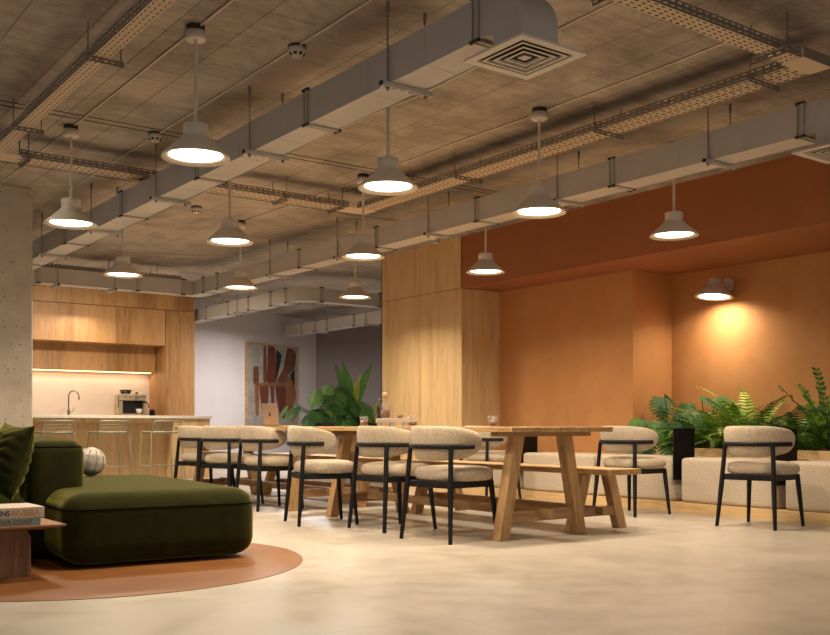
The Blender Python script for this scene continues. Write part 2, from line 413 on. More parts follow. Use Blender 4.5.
# corridor walls behind: angled white wall and grey wall
def slab(p, q, th, z0, z1):
    p, q = Vector((p[0], p[1], 0)), Vector((q[0], q[1], 0)); d = (q - p).normalized(); nrm = Vector((-d.y, d.x, 0)) * th
    return MB().hexa([p + Vector((0, 0, z0)), q + Vector((0, 0, z0)), q + nrm + Vector((0, 0, z0)), p + nrm + Vector((0, 0, z0))],
                     [p + Vector((0, 0, z1)), q + Vector((0, 0, z1)), q + nrm + Vector((0, 0, z1)), p + nrm + Vector((0, 0, z1))])
WD = Vector((0.899, 0.438, 0)).normalized(); WP = Vector((8.52, 16.56, 0)); WN = Vector((WD.y, -WD.x, 0))
cor = WP + WD * 1.88
struct('wall_back', slab(WP - WD * 2.12, cor, 0.15, 0, CEIL), 'whitewall')
gd = Vector((0.62, -0.785, 0)).normalized()
struct('wall_back_grey', slab(cor, cor + gd * 7, 0.15, 0, CEIL), 'greywall')
struct('wall_kitchen', MB().box(2.0, 6.5, 15.72, 15.9, 0, CEIL), 'whitewall')
b = MB().box(-4.0, -3.85, -3, 16, 0, 0.35).box(-4.0, -3.85, -3, 16, 2.75, CEIL)
struct('wall_left', b, 'whitewall')
b = MB()
for k in range(11): b.box(-3.96, -3.89, -3 + k * 1.9 - 0.03, -3 + k * 1.9 + 0.03, 0.35, 2.75)
w_ = struct('unseen_window_1', b, 'lampblack')  # unseen glazing added so cool side light reaches the ducts
o = MB().box(-3.93, -3.92, -3, 16, 0.35, 2.75).build('pane', plain('window_glass', (0.9, 0.92, 0.95), 0.02, Alpha=0.06), w_)
for k, y in enumerate((6.78, 6.87, 8.35)):
    struct('trim_%d' % (k + 1), MB().box(-3.8, 8.1, y - 0.005, y + 0.005, CEIL - 0.003, CEIL), 'bolt')
struct('wall_left_kitchen', MB().box(-3.85, 2.0, 15.72, 15.9, 0, CEIL), 'whitewall')
struct('baseboard_back', slab(WP - WD * 2.12 + WN * 0.012, cor + WN * 0.012, 0.012, 0, 0.08), 'white')

# ------------------------------------------------------------------ kitchen
t = thing('tall_cabinet', 'full height oak cabinet beside the splashback at the end of kitchen', 'cabinet', (6.3, 15.35, 0))
b = MB().box(-0.25, 0.24, -0.35, 0.36, 0.0, 2.597); b.build('carcass', 'oak', t, bevel=0.002)
MB().box(-0.245, 0.235, -0.352, -0.349, 0.1, 2.55).build('door', 'oak', t)
t = thing('upper_cabinet', 'oak upper cabinet with long flush door above the recessed cabinet', 'cabinet', (4.0, 15.35, 2.03))
MB().box(-1.99, 2.04, -0.33, 0.36, 0, 0.565).build('carcass', 'oak', t)
MB().box(-1.99, 2.04, -0.35, -0.332, 0.0, 0.565).build('door', 'oak', t, bevel=0.002)
t = thing('wall_cabinet', 'recessed oak wall cabinet with light strip over the splashback', 'cabinet', (4.0, 15.57, 1.62))
MB().box(-1.99, 2.04, -0.15, 0.14, 0, 0.41).build('carcass', 'oak', t)
MB().box(-1.99, 2.02, -0.02, 0.01, -0.012, -0.001).build('light_strip', emit('strip_glow', (1, 0.62, 0.25), 5), t)
tag(MB().box(2.0, 6.54, 15.0, 15.7, 2.603, CEIL).build('cabinet_fascia', 'oak'), 'long oak fascia panel closing the kitchen wall up to the ceiling', 'panel')
tag(MB().box(2.01, 6.05, 15.70, 15.7195, 0.9, 1.62).build('splashback', 'splash'), 'plain blush splashback behind the tap and coffee machine', 'splashback')
t = thing('base_cabinet', 'low oak base cabinet run along the back wall of the kitchen', 'cabinet', (4.0, 15.4, 0))
MB().box(-1.99, 2.04, -0.3, 0.29, 0, 0.86).build('carcass', 'oak', t)
tag(MB().box(2.01, 6.045, 15.06, 15.69, 0.86, 0.9).build('worktop', 'worktop'), 'white worktop along the kitchen wall under the tap and coffee machine', 'worktop')
t = thing('kitchen_island', 'oak clad kitchen island behind the wire bar stools', 'island', (4.5, 13.7, 0))
MB().box(-1.6, 1.02, 0.0, 0.42, 0, 0.858).build('front_panel', 'oakpale', t)
MB().box(1.02, 1.58, -0.3, 0.42, 0, 0.858).build('end_panel', 'oakpale', t, bevel=0.002)
MB().box(-1.6, 1.02, -0.28, 0.0, 0.80, 0.858).build('overhang', 'oakpale', t)
tag(MB().box(2.88, 6.1, 13.38, 14.14, 0.86, 0.9).build('island_worktop', 'worktop', bevel=0.003), 'thin white worktop on the oak kitchen island', 'worktop')

# tap
t = thing('kitchen_tap', 'tall curved chrome tap standing at the splashback left of coffee machine', 'tap', (4.60, 15.25, 0.9))
b = MB().lathe([(0.0, 0.012), (0.03, 0.012), (0.03, 0)], 20); b.lathe([(0.022, 0.01), (0.022, 0.1), (0.018, 0.11), (0, 0.11)], 16); b.build('base', 'chrome', t)
pts = [(0, 0, 0.1), (0, 0, 0.3)] + [(0.075 - 0.075 * math.cos(a), 0, 0.3 + 0.09 * math.sin(a)) for a in [PI * i / 10 for i in range(1, 11)]] + [(0.15, 0, 0.25)]
pts = [(p[0] * 0.92, -p[0] * 0.4, p[2]) for p in pts]
MB().tube(pts, 0.011, 10).build('spout', 'chrome', t)
MB().tube([(0.02, 0, 0.07), (0.06, -0.02, 0.075), (0.075, -0.03, 0.14)], 0.007, 8).build('lever', 'chrome', t)

# coffee machine
t = thing('coffee_machine', 'brushed steel espresso machine with black drip bay on back counter', 'coffee machine', (5.58, 15.3, 0.9), -0.15)
t.scale = (1.28, 1.2, 1.05)
b = MB().box(-0.16, 0.17, -0.12, 0.16, 0.0, 0.045); b.box(-0.16, 0.17, -0.02, 0.16, 0.045, 0.34); b.box(-0.16, 0.17, -0.14, -0.02, 0.24, 0.34); b.box(-0.16, -0.11, -0.12, -0.02, 0.045, 0.24)
b.box(0.135, 0.17, -0.12, -0.02, 0.045, 0.24); b.build('body', 'steel', t, bevel=0.006)
MB().box(-0.11, 0.135, -0.03, -0.021, 0.045, 0.24).build('bay_panel', 'darkglass', t)
b = MB().box(-0.166, -0.16, -0.13, -0.105, 0.13, 0.31); b.build('side_handle', 'darkglass', t)
b = MB().lathe([(0.055, 0.34), (0.075, 0.405), (0.07, 0.405), (0.0, 0.40)], 24, (-0.05, 0.03, 0)); b.build('bean_hopper', 'darkglass', t)
MB().tube([(0.09, 0.05, 0.34), (0.09, 0.05, 0.375)], 0.018, 12).build('tamper', 'chrome', t)
d = MB().tube([(0.05, -0.141, 0.285), (0.05, -0.155, 0.285)], 0.028, 20); d.build('dial', 'chrome', t)
for k, x in enumerate((-0.08, -0.02, 0.1, 0.125, 0.15)):
    MB().tube([(x, -0.141, 0.30), (x, -0.147, 0.30)], 0.009, 10).build('button', 'darkglass', t)
b = MB().tube([(0.06, -0.08, 0.24), (0.06, -0.08, 0.215)], 0.03, 16); b.tube([(0.06, -0.08, 0.225), (0.15, -0.2, 0.215)], 0.012, 8); b.build('portafilter', 'blackmetal', t)
MB().tube([(0.16, -0.1, 0.24), (0.19, -0.14, 0.19), (0.2, -0.15, 0.13)], 0.007, 8).build('steam_wand', 'blackmetal', t)
t = thing('coffee_cup', 'white coffee cup on drip tray of the espresso machine', 'cup', (5.68, 15.18, 0.948))
MB().lathe([(0.0, 0.0), (0.025, 0.0), (0.045, 0.03), (0.05, 0.075), (0.046, 0.075), (0.04, 0.03), (0, 0.01)], 20).build('bowl', 'porcelain', t)
MB().tube([(0.048, 0, 0.06), (0.07, 0, 0.055), (0.068, 0, 0.03), (0.043, 0, 0.025)], 0.005, 6).build('handle', 'porcelain', t)
t = thing('milk_jug', 'small black milk jug right of the espresso machine', 'jug', (5.90, 15.2, 0.9))
MB().lathe([(0, 0), (0.04, 0), (0.043, 0.05), (0.036, 0.1), (0.038, 0.115), (0.033, 0.115), (0.03, 0.1), (0, 0.02)], 20).build('body', 'blackmetal', t)
MB().tube([(0.036, 0, 0.1), (0.065, 0, 0.09), (0.062, 0, 0.04), (0.04, 0, 0.03)], 0.005, 6).build('handle', 'blackmetal', t)

# bar stools (wire), facing the island (+Y)
def make_stool(label, loc):
    t = thing('bar_stool', label, 'bar stool', loc, 0, 'wire bar stools at the kitchen island')
    r = 0.0085
    b = MB()   # seat and back wires swept as one bent grid
    for i in range(11):
        x = -0.19 + 0.038 * i
        b.tube([(x, 0.20, 0.665), (x, 0.0, 0.655), (x, -0.15, 0.66)], 0.0045, 6)
    b.tube([(-0.2, 0.20, 0.67), (-0.2, -0.15, 0.67), (0.2, -0.15, 0.67), (0.2, 0.20, 0.67), (-0.2, 0.20, 0.67)], r, 8)
    b.build('seat', 'stool', t)
    b = MB().tube([(-0.2, -0.15, 0.67), (-0.205, -0.175, 0.70), (-0.19, -0.2, 0.80), (-0.17, -0.205, 0.82), (0.17, -0.205, 0.82), (0.19, -0.2, 0.80), (0.205, -0.175, 0.70), (0.2, -0.15, 0.67)], r, 8)
    for z in (0.70, 0.735, 0.77, 0.80):
        q = (z - 0.67) / 0.15
        b.tube([(-0.2 + 0.008 * q, -0.155 - 0.045 * q, z), (0.2 - 0.008 * q, -0.155 - 0.045 * q, z)], 0.0038, 6)
    b.build('backrest', 'stool', t)
    for sx in (-1, 1):
        MB().tube([(sx * 0.2, -0.15, 0.67), (sx * 0.215, -0.17, 0.62), (sx * 0.25, -0.22, 0.0)], r, 8).build('leg', 'stool', t)
        MB().tube([(sx * 0.2, 0.2, 0.67), (sx * 0.21, 0.205, 0.62), (sx * 0.23, 0.225, 0.0)], r, 8).build('leg', 'stool', t)
    MB().tube([(-0.2385, -0.199, 0.2), (-0.225, 0.218, 0.2), (0.225, 0.218, 0.2), (0.2385, -0.199, 0.2)], r, 8).build('footrest', 'stool', t)
    return t
s0 = make_stool('sage wire bar stool at the island, nearest the concrete pillar', (3.76, 13.08, 0))
dup(s0, (4.48, 13.08, 0), 0, 'sage wire bar stool at the island, middle one of three')
dup(s0, (5.22, 13.08, 0), 0, 'sage wire bar stool at the island, nearest the dining chairs')

# ------------------------------------------------------------------ pendant lamps
def make_lamp(label, loc, group):
    t = thing('pendant_lamp', label, 'pendant lamp', loc, 0, group)   # origin at ceiling
    zb = 2.179 - CEIL
    prof = [(0.063, zb + 0.178), (0.066, zb + 0.174), (0.066, zb + 0.126), (0.059, zb + 0.124), (0.083, zb + 0.098), (0.128, zb + 0.056), (0.177, zb + 0.012), (0.181, zb + 0.004), (0.180, zb), (0.141, zb + 0.016), (0.139, zb + 0.02), (0.055, zb + 0.115)]
    b = MB().lathe(prof, 48); b.disc(0.062, zb + 0.178, 48); b.build('shade', 'lamp', t)
    b = MB().disc(0.1405, zb + 0.0155, 48, down=True); b.disc(0.1405, zb + 0.0156, 48); b.build('diffuser', 'glow', t)
    MB().tube([(0, 0, zb + 0.178), (0, 0, zb + 0.195)], 0.016, 12).build('ferrule', 'lamp', t)
    MB().tube([(0, 0, zb + 0.19), (0, 0, -0.07)], 0.0095, 12).build('rod', 'lamp', t)
    c = MB().lathe([(0.0, -0.076), (0.05, -0.076), (0.055, -0.07), (0.055, -0.03), (0.0, -0.03)], 32); c.build('canopy', 'lamp', t)
    c = MB().lathe([(0.049, -0.03), (0.049, 0.0)], 32); c.disc(0.049, -0.0005, 32); c.disc(0.049, -0.0300, 32, down=True); c.build('ceiling_mount', 'lampblack', t)
    return t
ROWS = [(2.147, [4.91, 7.06], 'in the row left of the near duct', ['nearer', 'farther'], 'pendant lamps left of the near duct'),
        (3.352, [4.86, 7.02, 9.17], 'in the row right of the near duct', ['nearest', 'middle', 'farthest'], 'pendant lamps right of the near duct'),
        (4.56, [4.83, 6.98, 9.30], 'in the row hanging over the dining tables', ['nearest', 'middle', 'farthest'], 'pendant lamps over the tables'),
        (5.93, [4.82, 7.0, 9.24], 'in the row hanging before the orange wall', ['nearest', 'middle', 'farthest'], 'pendant lamps by the orange wall')]
LAMPS = []
lamp0 = None
for X, ys, where, od, grp in ROWS:
    for y, o in zip(ys, od):
        X = {9.17: 3.275}.get(y, X)
        lab = f'cream cone pendant lamp, {o} {where}'
        if lamp0 is None: lamp0 = make_lamp(lab, (X, y, CEIL), grp)
        else: dup(lamp0, (X, y, CEIL), 0, lab, grp)
        LAMPS.append((X, y))
# wall lamp in the niche
t = thing('wall_lamp', 'cream cone wall lamp on round plate lighting the orange niche', 'wall lamp', (8.11, 5.93, 2.13))
b = MB().tube([(0, 0, 0), (-0.018, 0, 0)], 0.062, 32); b.build('wall_plate', 'lamp', t)
b = MB().tube([(-0.018, 0, 0), (-0.10, 0.0, 0.005), (-0.17, 0, 0.0)], 0.011, 10); b.build('arm', 'lamp', t)
prof = [(0.0, 0.03), (0.062, 0.03), (0.066, 0.024), (0.066, -0.02), (0.08, -0.033), (0.178, -0.13), (0.181, -0.138), (0.18, -0.142), (0.141, -0.138), (0.139, -0.12), (0.06, -0.025)]
tilt = Matrix.Translation((-0.215, 0, 0)) @ Matrix.Rotation(math.radians(6), 4, 'Y')
MB().lathe(prof, 48).xform(tilt).build('shade', 'lamp', t)
MB().disc(0.1395, -0.135, 48, down=True).xform(tilt).build('diffuser', 'glow', t)

# ------------------------------------------------------------------ ducts
DZ0, DZ1, DW = 2.48, 2.665, 0.20
def frame_ring(b, axis, p, x0, x1, z0, z1, w=0.03, e=0.012):
    """angle frame round a duct at position p along its axis"""
    for (a0, a1, c0, c1) in ((x0 - e, x0 - 0.001, z0 - e, z1 + e), (x1 + 0.001, x1 + e, z0 - e, z1 + e), (x0 - e, x1 + e, z0 - e, z0 - 0.001), (x0 - e, x1 + e, z1 + 0.001, z1 + e)):
        if axis == 'Y': b.box(a0, a1, p - w / 2, p + w / 2, c0, c1)
        else: b.box(p - w / 2, p + w / 2, a0, a1, c0, c1)
def flange(parent, axis, p, x0, x1, z0=DZ0, z1=DZ1):
    b = MB(); frame_ring(b, axis, p - 0.014, x0, x1, z0, z1, 0.024); frame_ring(b, axis, p + 0.02, x0, x1, z0, z1, 0.007, 0.009)
    o = b.build('flange', 'flange', parent)
    for x in (x0 - 0.007, x1 + 0.007):
        for z in (z0 - 0.007, z1 + 0.007):
            a, c = ((x, p - .03, z), (x, p + .03, z)) if axis == 'Y' else ((p - .03, x, z), (p + .03, x, z))
            MB().tube([a, c], 0.0095, 8).build('corner_cap', 'bolt', o)
def main_duct(x0, y_end, label, frames):
    x1 = x0 + DW
    t = thing('air_duct', label, 'air duct', (0, 0, 0), 0, 'main air ducts')
    b = MB().box(x0, x1, 3.27, y_end, DZ0, DZ1)
    y = 3.27 + 0.5
    while y < y_end - 0.2:     # folded sheet seams
        b.box(x0 - 0.0015, x1 + 0.0015, y - 0.002, y + 0.002, DZ0 - 0.0015, DZ1 + 0.0015); y += 0.5
    b.box(x0 - 0.003, x0, 3.27, y_end, DZ0 - 0.004, DZ0 + 0.006); b.box(x1, x1 + 0.003, 3.27, y_end, DZ0 - 0.004, DZ0 + 0.006)
    b.build('trunk', 'duct', t)
    poly = [(3.27, DZ1)] + [(3.27 - 0.19 * math.sin(a), DZ0 - 0.005 + 0.19 * math.cos(a)) for a in [PI / 2 * i / 12 for i in range(1, 13)]] + [(3.08, 2.375), (3.27, 2.375)]
    MB().prism(poly, lambda p, q, d: (d, p, q), x1 + 0.004, x0 - 0.004).build('elbow', 'duct', t)
    for p in frames: flange(t, 'Y', p, x0, x1)
    return t
XL, XR = 2.815, 5.30
main_duct(XL, 12.2, 'white rectangular air duct nearer camera, running past the sofa side lamps', [3.39, 4.90, 6.41, 7.92, 9.43, 10.9])
dR = main_duct(XR, 12.2, 'white rectangular air duct running along before the orange soffit', [3.37, 4.86, 6.37, 7.88, 9.38, 11.46, 11.88])
t = thing('air_duct', 'white rectangular air duct crossing above the kitchen island', 'air duct', (0, 0, 0), 0)
b = MB().box(XL, XR - 0.004, 12.2, 12.4, DZ0, DZ1); b.box(XR - 0.004, XR + DW, 12.204, 12.4, DZ0, DZ1)
for k in range(6):
    x = XL + 0.4 + 0.4 * k; b.box(x - .002, x + .002, 12.1985, 12.4015, DZ0 - .0015, DZ1 + .0015)
b.box(XL, XR - 0.004, 12.197, 12.2, DZ0 - .004, DZ0 + .006)
b.build('trunk', 'duct', t)
for p in (3.32, 4.55, 5.16): flange(t, 'X', p, 12.2, 12.4)
# corridor ducts
t = thing('air_duct', 'beige air duct with rounded bend in the back corridor', 'air duct', (0, 0, 0), 0)
b = MB().box(6.65, 6.85, 12.1, 15.55, DZ0, DZ1)
b.build('trunk', 'duct', t)
pl = [(6.65, 12.1)] + [(6.95 - 0.3 * math.cos(a), 12.1 - 0.3 * math.sin(a)) for a in [PI / 2 * i / 10 for i in range(1, 11)]] + [(6.95, 12.0), (6.95, 12.0)] + [(6.95 - 0.1 * math.sin(a), 12.1 - 0.1 * math.cos(a)) for a in [PI / 2 * i / 6 for i in range(1, 7)]]
b = MB().prism(pl, lambda p, q, d: (p, q, d), DZ0, DZ1); b.build('bend', 'duct', t)
MB().box(6.95, 9.0, 11.8, 12.0, DZ0, DZ1).build('branch', 'duct', t)
for p in (12.15, 12.6, 13.3, 14.0, 14.8): flange(t, 'Y', p, 6.65, 6.85)
for p in (7.02, 8.0): flange(t, 'X', p, 11.8, 12.0)
t = thing('air_duct', 'short beige air duct ending at white corridor wall above the painting', 'air duct', (0, 0, 0), 0)
MB().box(9.15, 9.35, 12.5, 16.75, DZ0, DZ1).build('trunk', 'duct', t)
for p in (13.4, 14.3, 15.2, 16.1): flange(t, 'Y', p, 9.15, 9.35)

# trapeze hangers under the ducts
def make_trapeze(label, loc, group):
    t = thing('duct_hanger', label, 'hanger', loc, 0, group)   # origin at ceiling above duct centre line
    w = DW / 2 + 0.016
    z = DZ0 - CEIL
    for sx in (-1, 1):
        r = MB().tube([(sx * w, 0, 0), (sx * w, 0, z - 0.045)], 0.0045, 8).build('rod', 'rod', t)
        b = MB().tube([(sx * w, 0, 0), (sx * w, 0, -0.055)], 0.009, 10); b.build('anchor_sleeve', 'rod', r)
        b = MB().tube([(sx * w, 0, z - 0.036), (sx * w, 0, z - 0.028)], 0.011, 6); b.build('nut', 'rod', r)
    b = MB().box(-0.154, 0.154, -0.016, 0.016, z - 0.006, z - 0.003, 1)  # black strip added inside the strut so its slots read as shaded
    b.perf((-0.155, 0.017, z - 0.026), (1, 0, 0), (0, 0, 1), 6, 1, 0.31 / 6, 0.023, 0.0001, 0.0001)
    b.perf((-0.155, -0.017, z - 0.026), (1, 0, 0), (0, 0, 1), 6, 1, 0.31 / 6, 0.023, 0.0001, 0.0001)
    b.perf((-0.155, -0.017, z - 0.026), (1, 0, 0), (0, 1, 0), 6, 1, 0.31 / 6, 0.034, 0.028, 0.014)
    b.build('strut', ['duct', 'bolt'], t)
    MB().tube([(-0.156, 0, z - 0.014), (-0.162, 0, z - 0.014)], 0.013, 10).build('end_cap', 'bolt', t)
    return t
h0 = None
ordn = ['first', 'second', 'third', 'fourth', 'fifth', 'sixth']
for X, ys, nm in ((XL + 0.1, [4.06, 5.58, 7.13, 8.63, 10.15], 'near duct'), (XR + 0.1, [4.02, 5.4, 7.03, 8.57, 10.03], 'duct before the orange soffit')):
    for k, y in enumerate(ys):
        lab = f'slotted steel trapeze hanger under {nm}, {ordn[k]} from its diffuser'
        if h0 is None: h0 = make_trapeze(lab, (X, y, CEIL), 'hangers of the ' + nm)
        else: dup(h0, (X, y, CEIL), 0, lab, 'hangers of the ' + nm)
for k, x in enumerate((3.55, 4.25)):
    dup(h0, (x, 12.3, CEIL), PI / 2, f'slotted hanger under the duct above kitchen, {"left" if k == 0 else "right"} one', 'hangers of the kitchen duct')

for x, y, lab in ((6.75, 13.65, 'slotted hanger under the corridor duct with the rounded bend'), (9.25, 13.9, 'slotted hanger under short corridor duct, nearer the wooden panel wall'), (9.25, 15.6, 'slotted hanger under short corridor duct, nearer the painting')):
    dup(h0, (x, y, CEIL), 0, lab, 'hangers of the corridor ducts')

# square ceiling diffusers
def make_diffuser(label, loc):
    t = thing('air_diffuser', label, 'air diffuser', loc, 0, 'square diffusers under the duct elbows')
    def ring(b, h0, h1, z0, z1):
        o = [(-h0, -h0, z0), (h0, -h0, z0), (h0, h0, z0), (-h0, h0, z0)]; i = [(-h1, -h1, z1), (h1, -h1, z1), (h1, h1, z1), (-h1, h1, z1)]
        b.add(o + i, [(k, (k + 1) % 4, 4 + (k + 1) % 4, 4 + k) for k in range(4)])
    b = MB(); ring(b, 0.19, 0.15, 0, 0); ring(b, 0.19, 0.187, 0, 0.012); ring(b, 0.187, 0.15, 0.012, 0.012); ring(b, 0.15, 0.147, 0, 0.012)
    b.build('frame', 'white', t)
    b = MB().add([(-0.15, -0.15, 0.0105), (0.15, -0.15, 0.0105), (0.15, 0.15, 0.0105), (-0.15, 0.15, 0.0105)], [(0, 1, 2, 3)]); b.build('backing', 'blackmetal', t)
    for h in (0.135, 0.1, 0.065):
        b = MB(); ring(b, h, h - 0.012, -0.001, -0.001); ring(b, h, h - 0.016, -0.001, 0.006); b.build('louvre', 'white', t)
    b = MB().box(-0.022, 0.022, -0.022, 0.022, 0.002, 0.008); b.build('centre_plate', 'white', t)
    return t
d0 = make_diffuser('square white louvred diffuser under the near duct elbow, at top centre', (XL + 0.11, 3.19, 2.362))
dup(d0, (XR + 0.11, 3.19, 2.362), 0, 'square white louvred diffuser by the orange soffit at right edge')

# ------------------------------------------------------------------ cable trays
TZ0, TZ1 = 2.705, 2.757
def tray(axis, p0, p1, q0, q1, label, rows=4, slot=(0.55, 0.45), stagger=False, two=True):
    """axis: run direction; q0..q1 across"""
    t = thing('cable_tray', label, 'cable tray', (0, 0, 0), 0, 'perforated cable trays')
    L = p1 - p0; n = max(1, int(L / 0.05)); pu = L / n
    P = (lambda u, w, z: (u, w, z)) if axis == 'X' else (lambda u, w, z: (w, u, z))
    uu = Vector(P(1, 0, 0)); ww = Vector(P(0, 1, 0))
    b = MB()
    hs = (TZ1 - TZ0) / 2
    b.perf(P(p0, q0, TZ0), uu, (0, 0, 1), n, 2, pu, hs, pu * 0.6, hs * 0.36)
    b.build('side_rail', 'traydark', t)
    b = MB(); b.perf(P(p0, q1, TZ0), uu, (0, 0, 1), n, 2, pu, hs, pu * 0.6, hs * 0.36); b.build('side_rail', 'traydark', t)
    b = MB(); pv = (q1 - q0) / rows
    b.perf(P(p0, q0, TZ0), uu, ww, n, rows, pu, pv, pu * slot[0], pv * slot[1], stagger)
    b.build('base', 'tray', t)
    MB().add([P(p0, q0 + .001, TZ0 + .012), P(p1, q0 + .001, TZ0 + .012), P(p1, q1 - .001, TZ0 + .012), P(p0, q1 - .001, TZ0 + .012)], [(0, 1, 2, 3)]).build('lid', 'cable', t)  # dark sheet, not a cover: puts shade behind the base slots
    return t
tA = tray('Y', 2.2, 7.40, 1.69, 1.778, 'narrow cable tray running along ceiling left of the first lamp row', 3, (0.6, 0.22))
tB = tray('X', 1.90, 4.70, 7.43, 7.62, 'cable tray crossing the ceiling between the two left lamps', 5, (0.75, 0.45), True)
tC = tray('Y', 3.12, 7.42, 4.785, 4.985, 'wide cable tray running above dining tables beside the orange side duct', 5, (0.75, 0.45), True)
tD = tray('X', 3.05, 4.72, 3.0, 3.11, 'narrow cable tray crossing overhead at the top right corner', 4, (0.5, 0.4))
def corner(parent, x0, x1, y0, y1, sides):
    b = MB().box(x0, x1, y0, y1, TZ0 - 0.001, TZ0 + 0.001); b.build('corner_plate', 'tray', parent)
    b = MB()
    for sd in sides:
        if sd == '-x': b.box(x0 - .001, x0 + .001, y0, y1, TZ0 - .002, TZ1)
        if sd == '+x': b.box(x1 - .001, x1 + .001, y0, y1, TZ0 - .002, TZ1)
        if sd == '-y': b.box(x0, x1, y0 - .001, y0 + .001, TZ0 - .002, TZ1)
        if sd == '+y': b.box(x0, x1, y1 - .001, y1 + .001, TZ0 - .002, TZ1)
    b.build('corner_rail', 'traydark', parent)
corner(tB, 1.68, 1.90, 7.40, 7.62, ('-x', '+y'))
corner(tB, 4.70, 4.99, 7.42, 7.63, ('+x', '+y'))
corner(tD, 4.72, 4.99, 2.98, 3.12, ('-y', '+x'))
def make_bracket(label, loc, rz, L):
    t = thing('tray_hanger', label, 'hanger', loc, rz, 'perforated hangers of the cable trays')
    z = TZ0 - CEIL
    b = MB(); n = 5
    b.perf((-L / 2, 0, z - 0.03), (1, 0, 0), (0, 0, 1), n, 1, L / n, 0.03, L / n * 0.55, 0.009)
    b.perf((-L / 2, 0, z - 0.0015), (1, 0, 0), (0, 1, 0), n, 1, L / n, 0.028, L / n * 0.5, 0.01)
    b.build('strut', 'traydark', t)
    for sx in (-1, 1):
        r = MB().tube([(sx * (L / 2 - 0.012), 0.012, 0), (sx * (L / 2 - 0.012), 0.012, z - 0.02)], 0.0042, 8).build('rod', 'rod', t)
        MB().tube([(sx * (L / 2 - 0.012), 0.012, z - 0.014), (sx * (L / 2 - 0.012), 0.012, z - 0.004)], 0.011, 6).build('nut', 'rod', r)
    return t
make_bracket('perforated hanger of the left ceiling tray, nearer camera', (1.755, 5.18, CEIL), 0, 0.2)
make_bracket('perforated hanger of the left ceiling tray, farther one by its corner', (1.755, 6.68, CEIL), 0, 0.2)
make_bracket('perforated hanger at left end of the crossing tray', (1.96, 7.525, CEIL), PI / 2, 0.27)
make_bracket('perforated hanger of crossing tray, behind the second row lamp', (4.07, 7.525, CEIL), PI / 2, 0.27)
make_bracket('perforated hanger at right corner of the crossing tray', (4.63, 7.525, CEIL), PI / 2, 0.27)
make_bracket('perforated hanger of the wide tray, nearest the top right corner', (4.89, 3.33, CEIL), 0, 0.28)
make_bracket('perforated hanger of the wide tray, second from the right corner', (4.89, 4.51, CEIL), 0, 0.28)
make_bracket('perforated hanger of the wide tray, third from the right corner', (4.89, 5.98, CEIL), 0, 0.28)
make_bracket('perforated hanger of top right tray, at its cut off left end', (3.31, 3.055, CEIL), PI / 2, 0.2)
make_bracket('perforated hanger of top right tray, beside its corner plate', (4.53, 3.055, CEIL), PI / 2, 0.24)
# tray above the kitchen duct
tray('X', 3.0, 5.25, 12.45, 12.62, 'dark cable tray over the duct above kitchen', 3, (0.6, 0.4))
for k, x in enumerate((3.3, 4.9)):
    make_bracket(f'perforated hanger of tray above kitchen, {"left" if k == 0 else "right"} one', (x, 12.53, CEIL), PI / 2, 0.24)

# conduits, cables, smoke detectors on the ceiling
def conduit(x, y0, y1, label, wig=0.0):
    pts = []; n = 28
    for i in range(n + 1):
        y = y0 + (y1 - y0) * i / n
        pts.append((x + wig * (0.6 * math.sin(y * 2.1 + x) + 0.4 * math.sin(y * 5.3)), y, CEIL - 0.0064))
    tag(MB().tube(pts, 0.0065, 6).build('conduit', 'conduit'), label, 'conduit', 'conduits along the ceiling')
conduit(2.155, 2.0, 9.0, 'thin conduit feeding lamps of the row left of the near duct')
conduit(2.71, 2.0, 9.0, 'thin conduit joining smoke detectors on ceiling left of near duct')
conduit(3.72, 2.3, 9.0, 'thin wavy conduit on ceiling right of the near duct', 0.02)
conduit(4.60, 3.2, 9.3, 'thin wavy conduit on ceiling above the dining tables', 0.016)
b = MB()
tag(MB().tube([(1.70, 5.55, 2.785), (1.715, 5.45, 2.80), (1.71, 3.5, 2.80), (1.71, 2.6, 2.80)], 0.012, 8).build('tray_cable', 'conduit'), 'beige cable lying in left ceiling tray, nearer camera', 'cable', 'cables in the left tray')
tag(MB().tube([(1.70, 6.55, 2.785), (1.715, 6.45, 2.80), (1.71, 5.4, 2.80), (1.71, 5.25, 2.785)], 0.012, 8).build('tray_cable', 'conduit'), 'beige cable lying in left ceiling tray, farther from camera', 'cable', 'cables in the left tray')
def make_detector(label, loc):
    t = thing('smoke_detector', label, 'smoke detector', loc, 0, 'smoke detectors on the ceiling')
    b = MB().lathe([(0.0, -0.066), (0.026, -0.066), (0.032, -0.058), (0.046, -0.042), (0.049, -0.036), (0.049, -0.012), (0.0, -0.012)], 28); b.build('body', 'white', t)
    b = MB().lathe([(0.052, -0.012), (0.052, 0)], 28); b.disc(0.052, -0.012, 28, down=True); b.build('mount', 'lampblack', t)
    for k in range(8):
        a = 2 * PI * k / 8
        p = Vector((math.cos(a), math.sin(a), 0)); q = Vector((-p.y, p.x, 0))
        MB().add([p * .0345 + q * .009 + Vector((0, 0, -.0575)), p * .0345 - q * .009 + Vector((0, 0, -.0575)), p * .0455 - q * .011 + Vector((0, 0, -.0440)), p * .0455 + q * .011 + Vector((0, 0, -.0440))], [(0, 1, 2, 3)]).build('vent', 'bolt', t)
    return t
det = make_detector('small white smoke detector above the near duct, beside its conduit', (2.715, 4.83, CEIL))
dup(det, (2.69, 6.87, CEIL), 0, 'small white smoke detector behind the nearest left lamp shade')
dup(det, (3.92, 8.95, CEIL), 0, 'small white smoke detector between ducts, beyond the crossing tray')
dup(det, (6.74, 8.82, CEIL), 0, 'small white smoke detector close above the wooden panel wall')

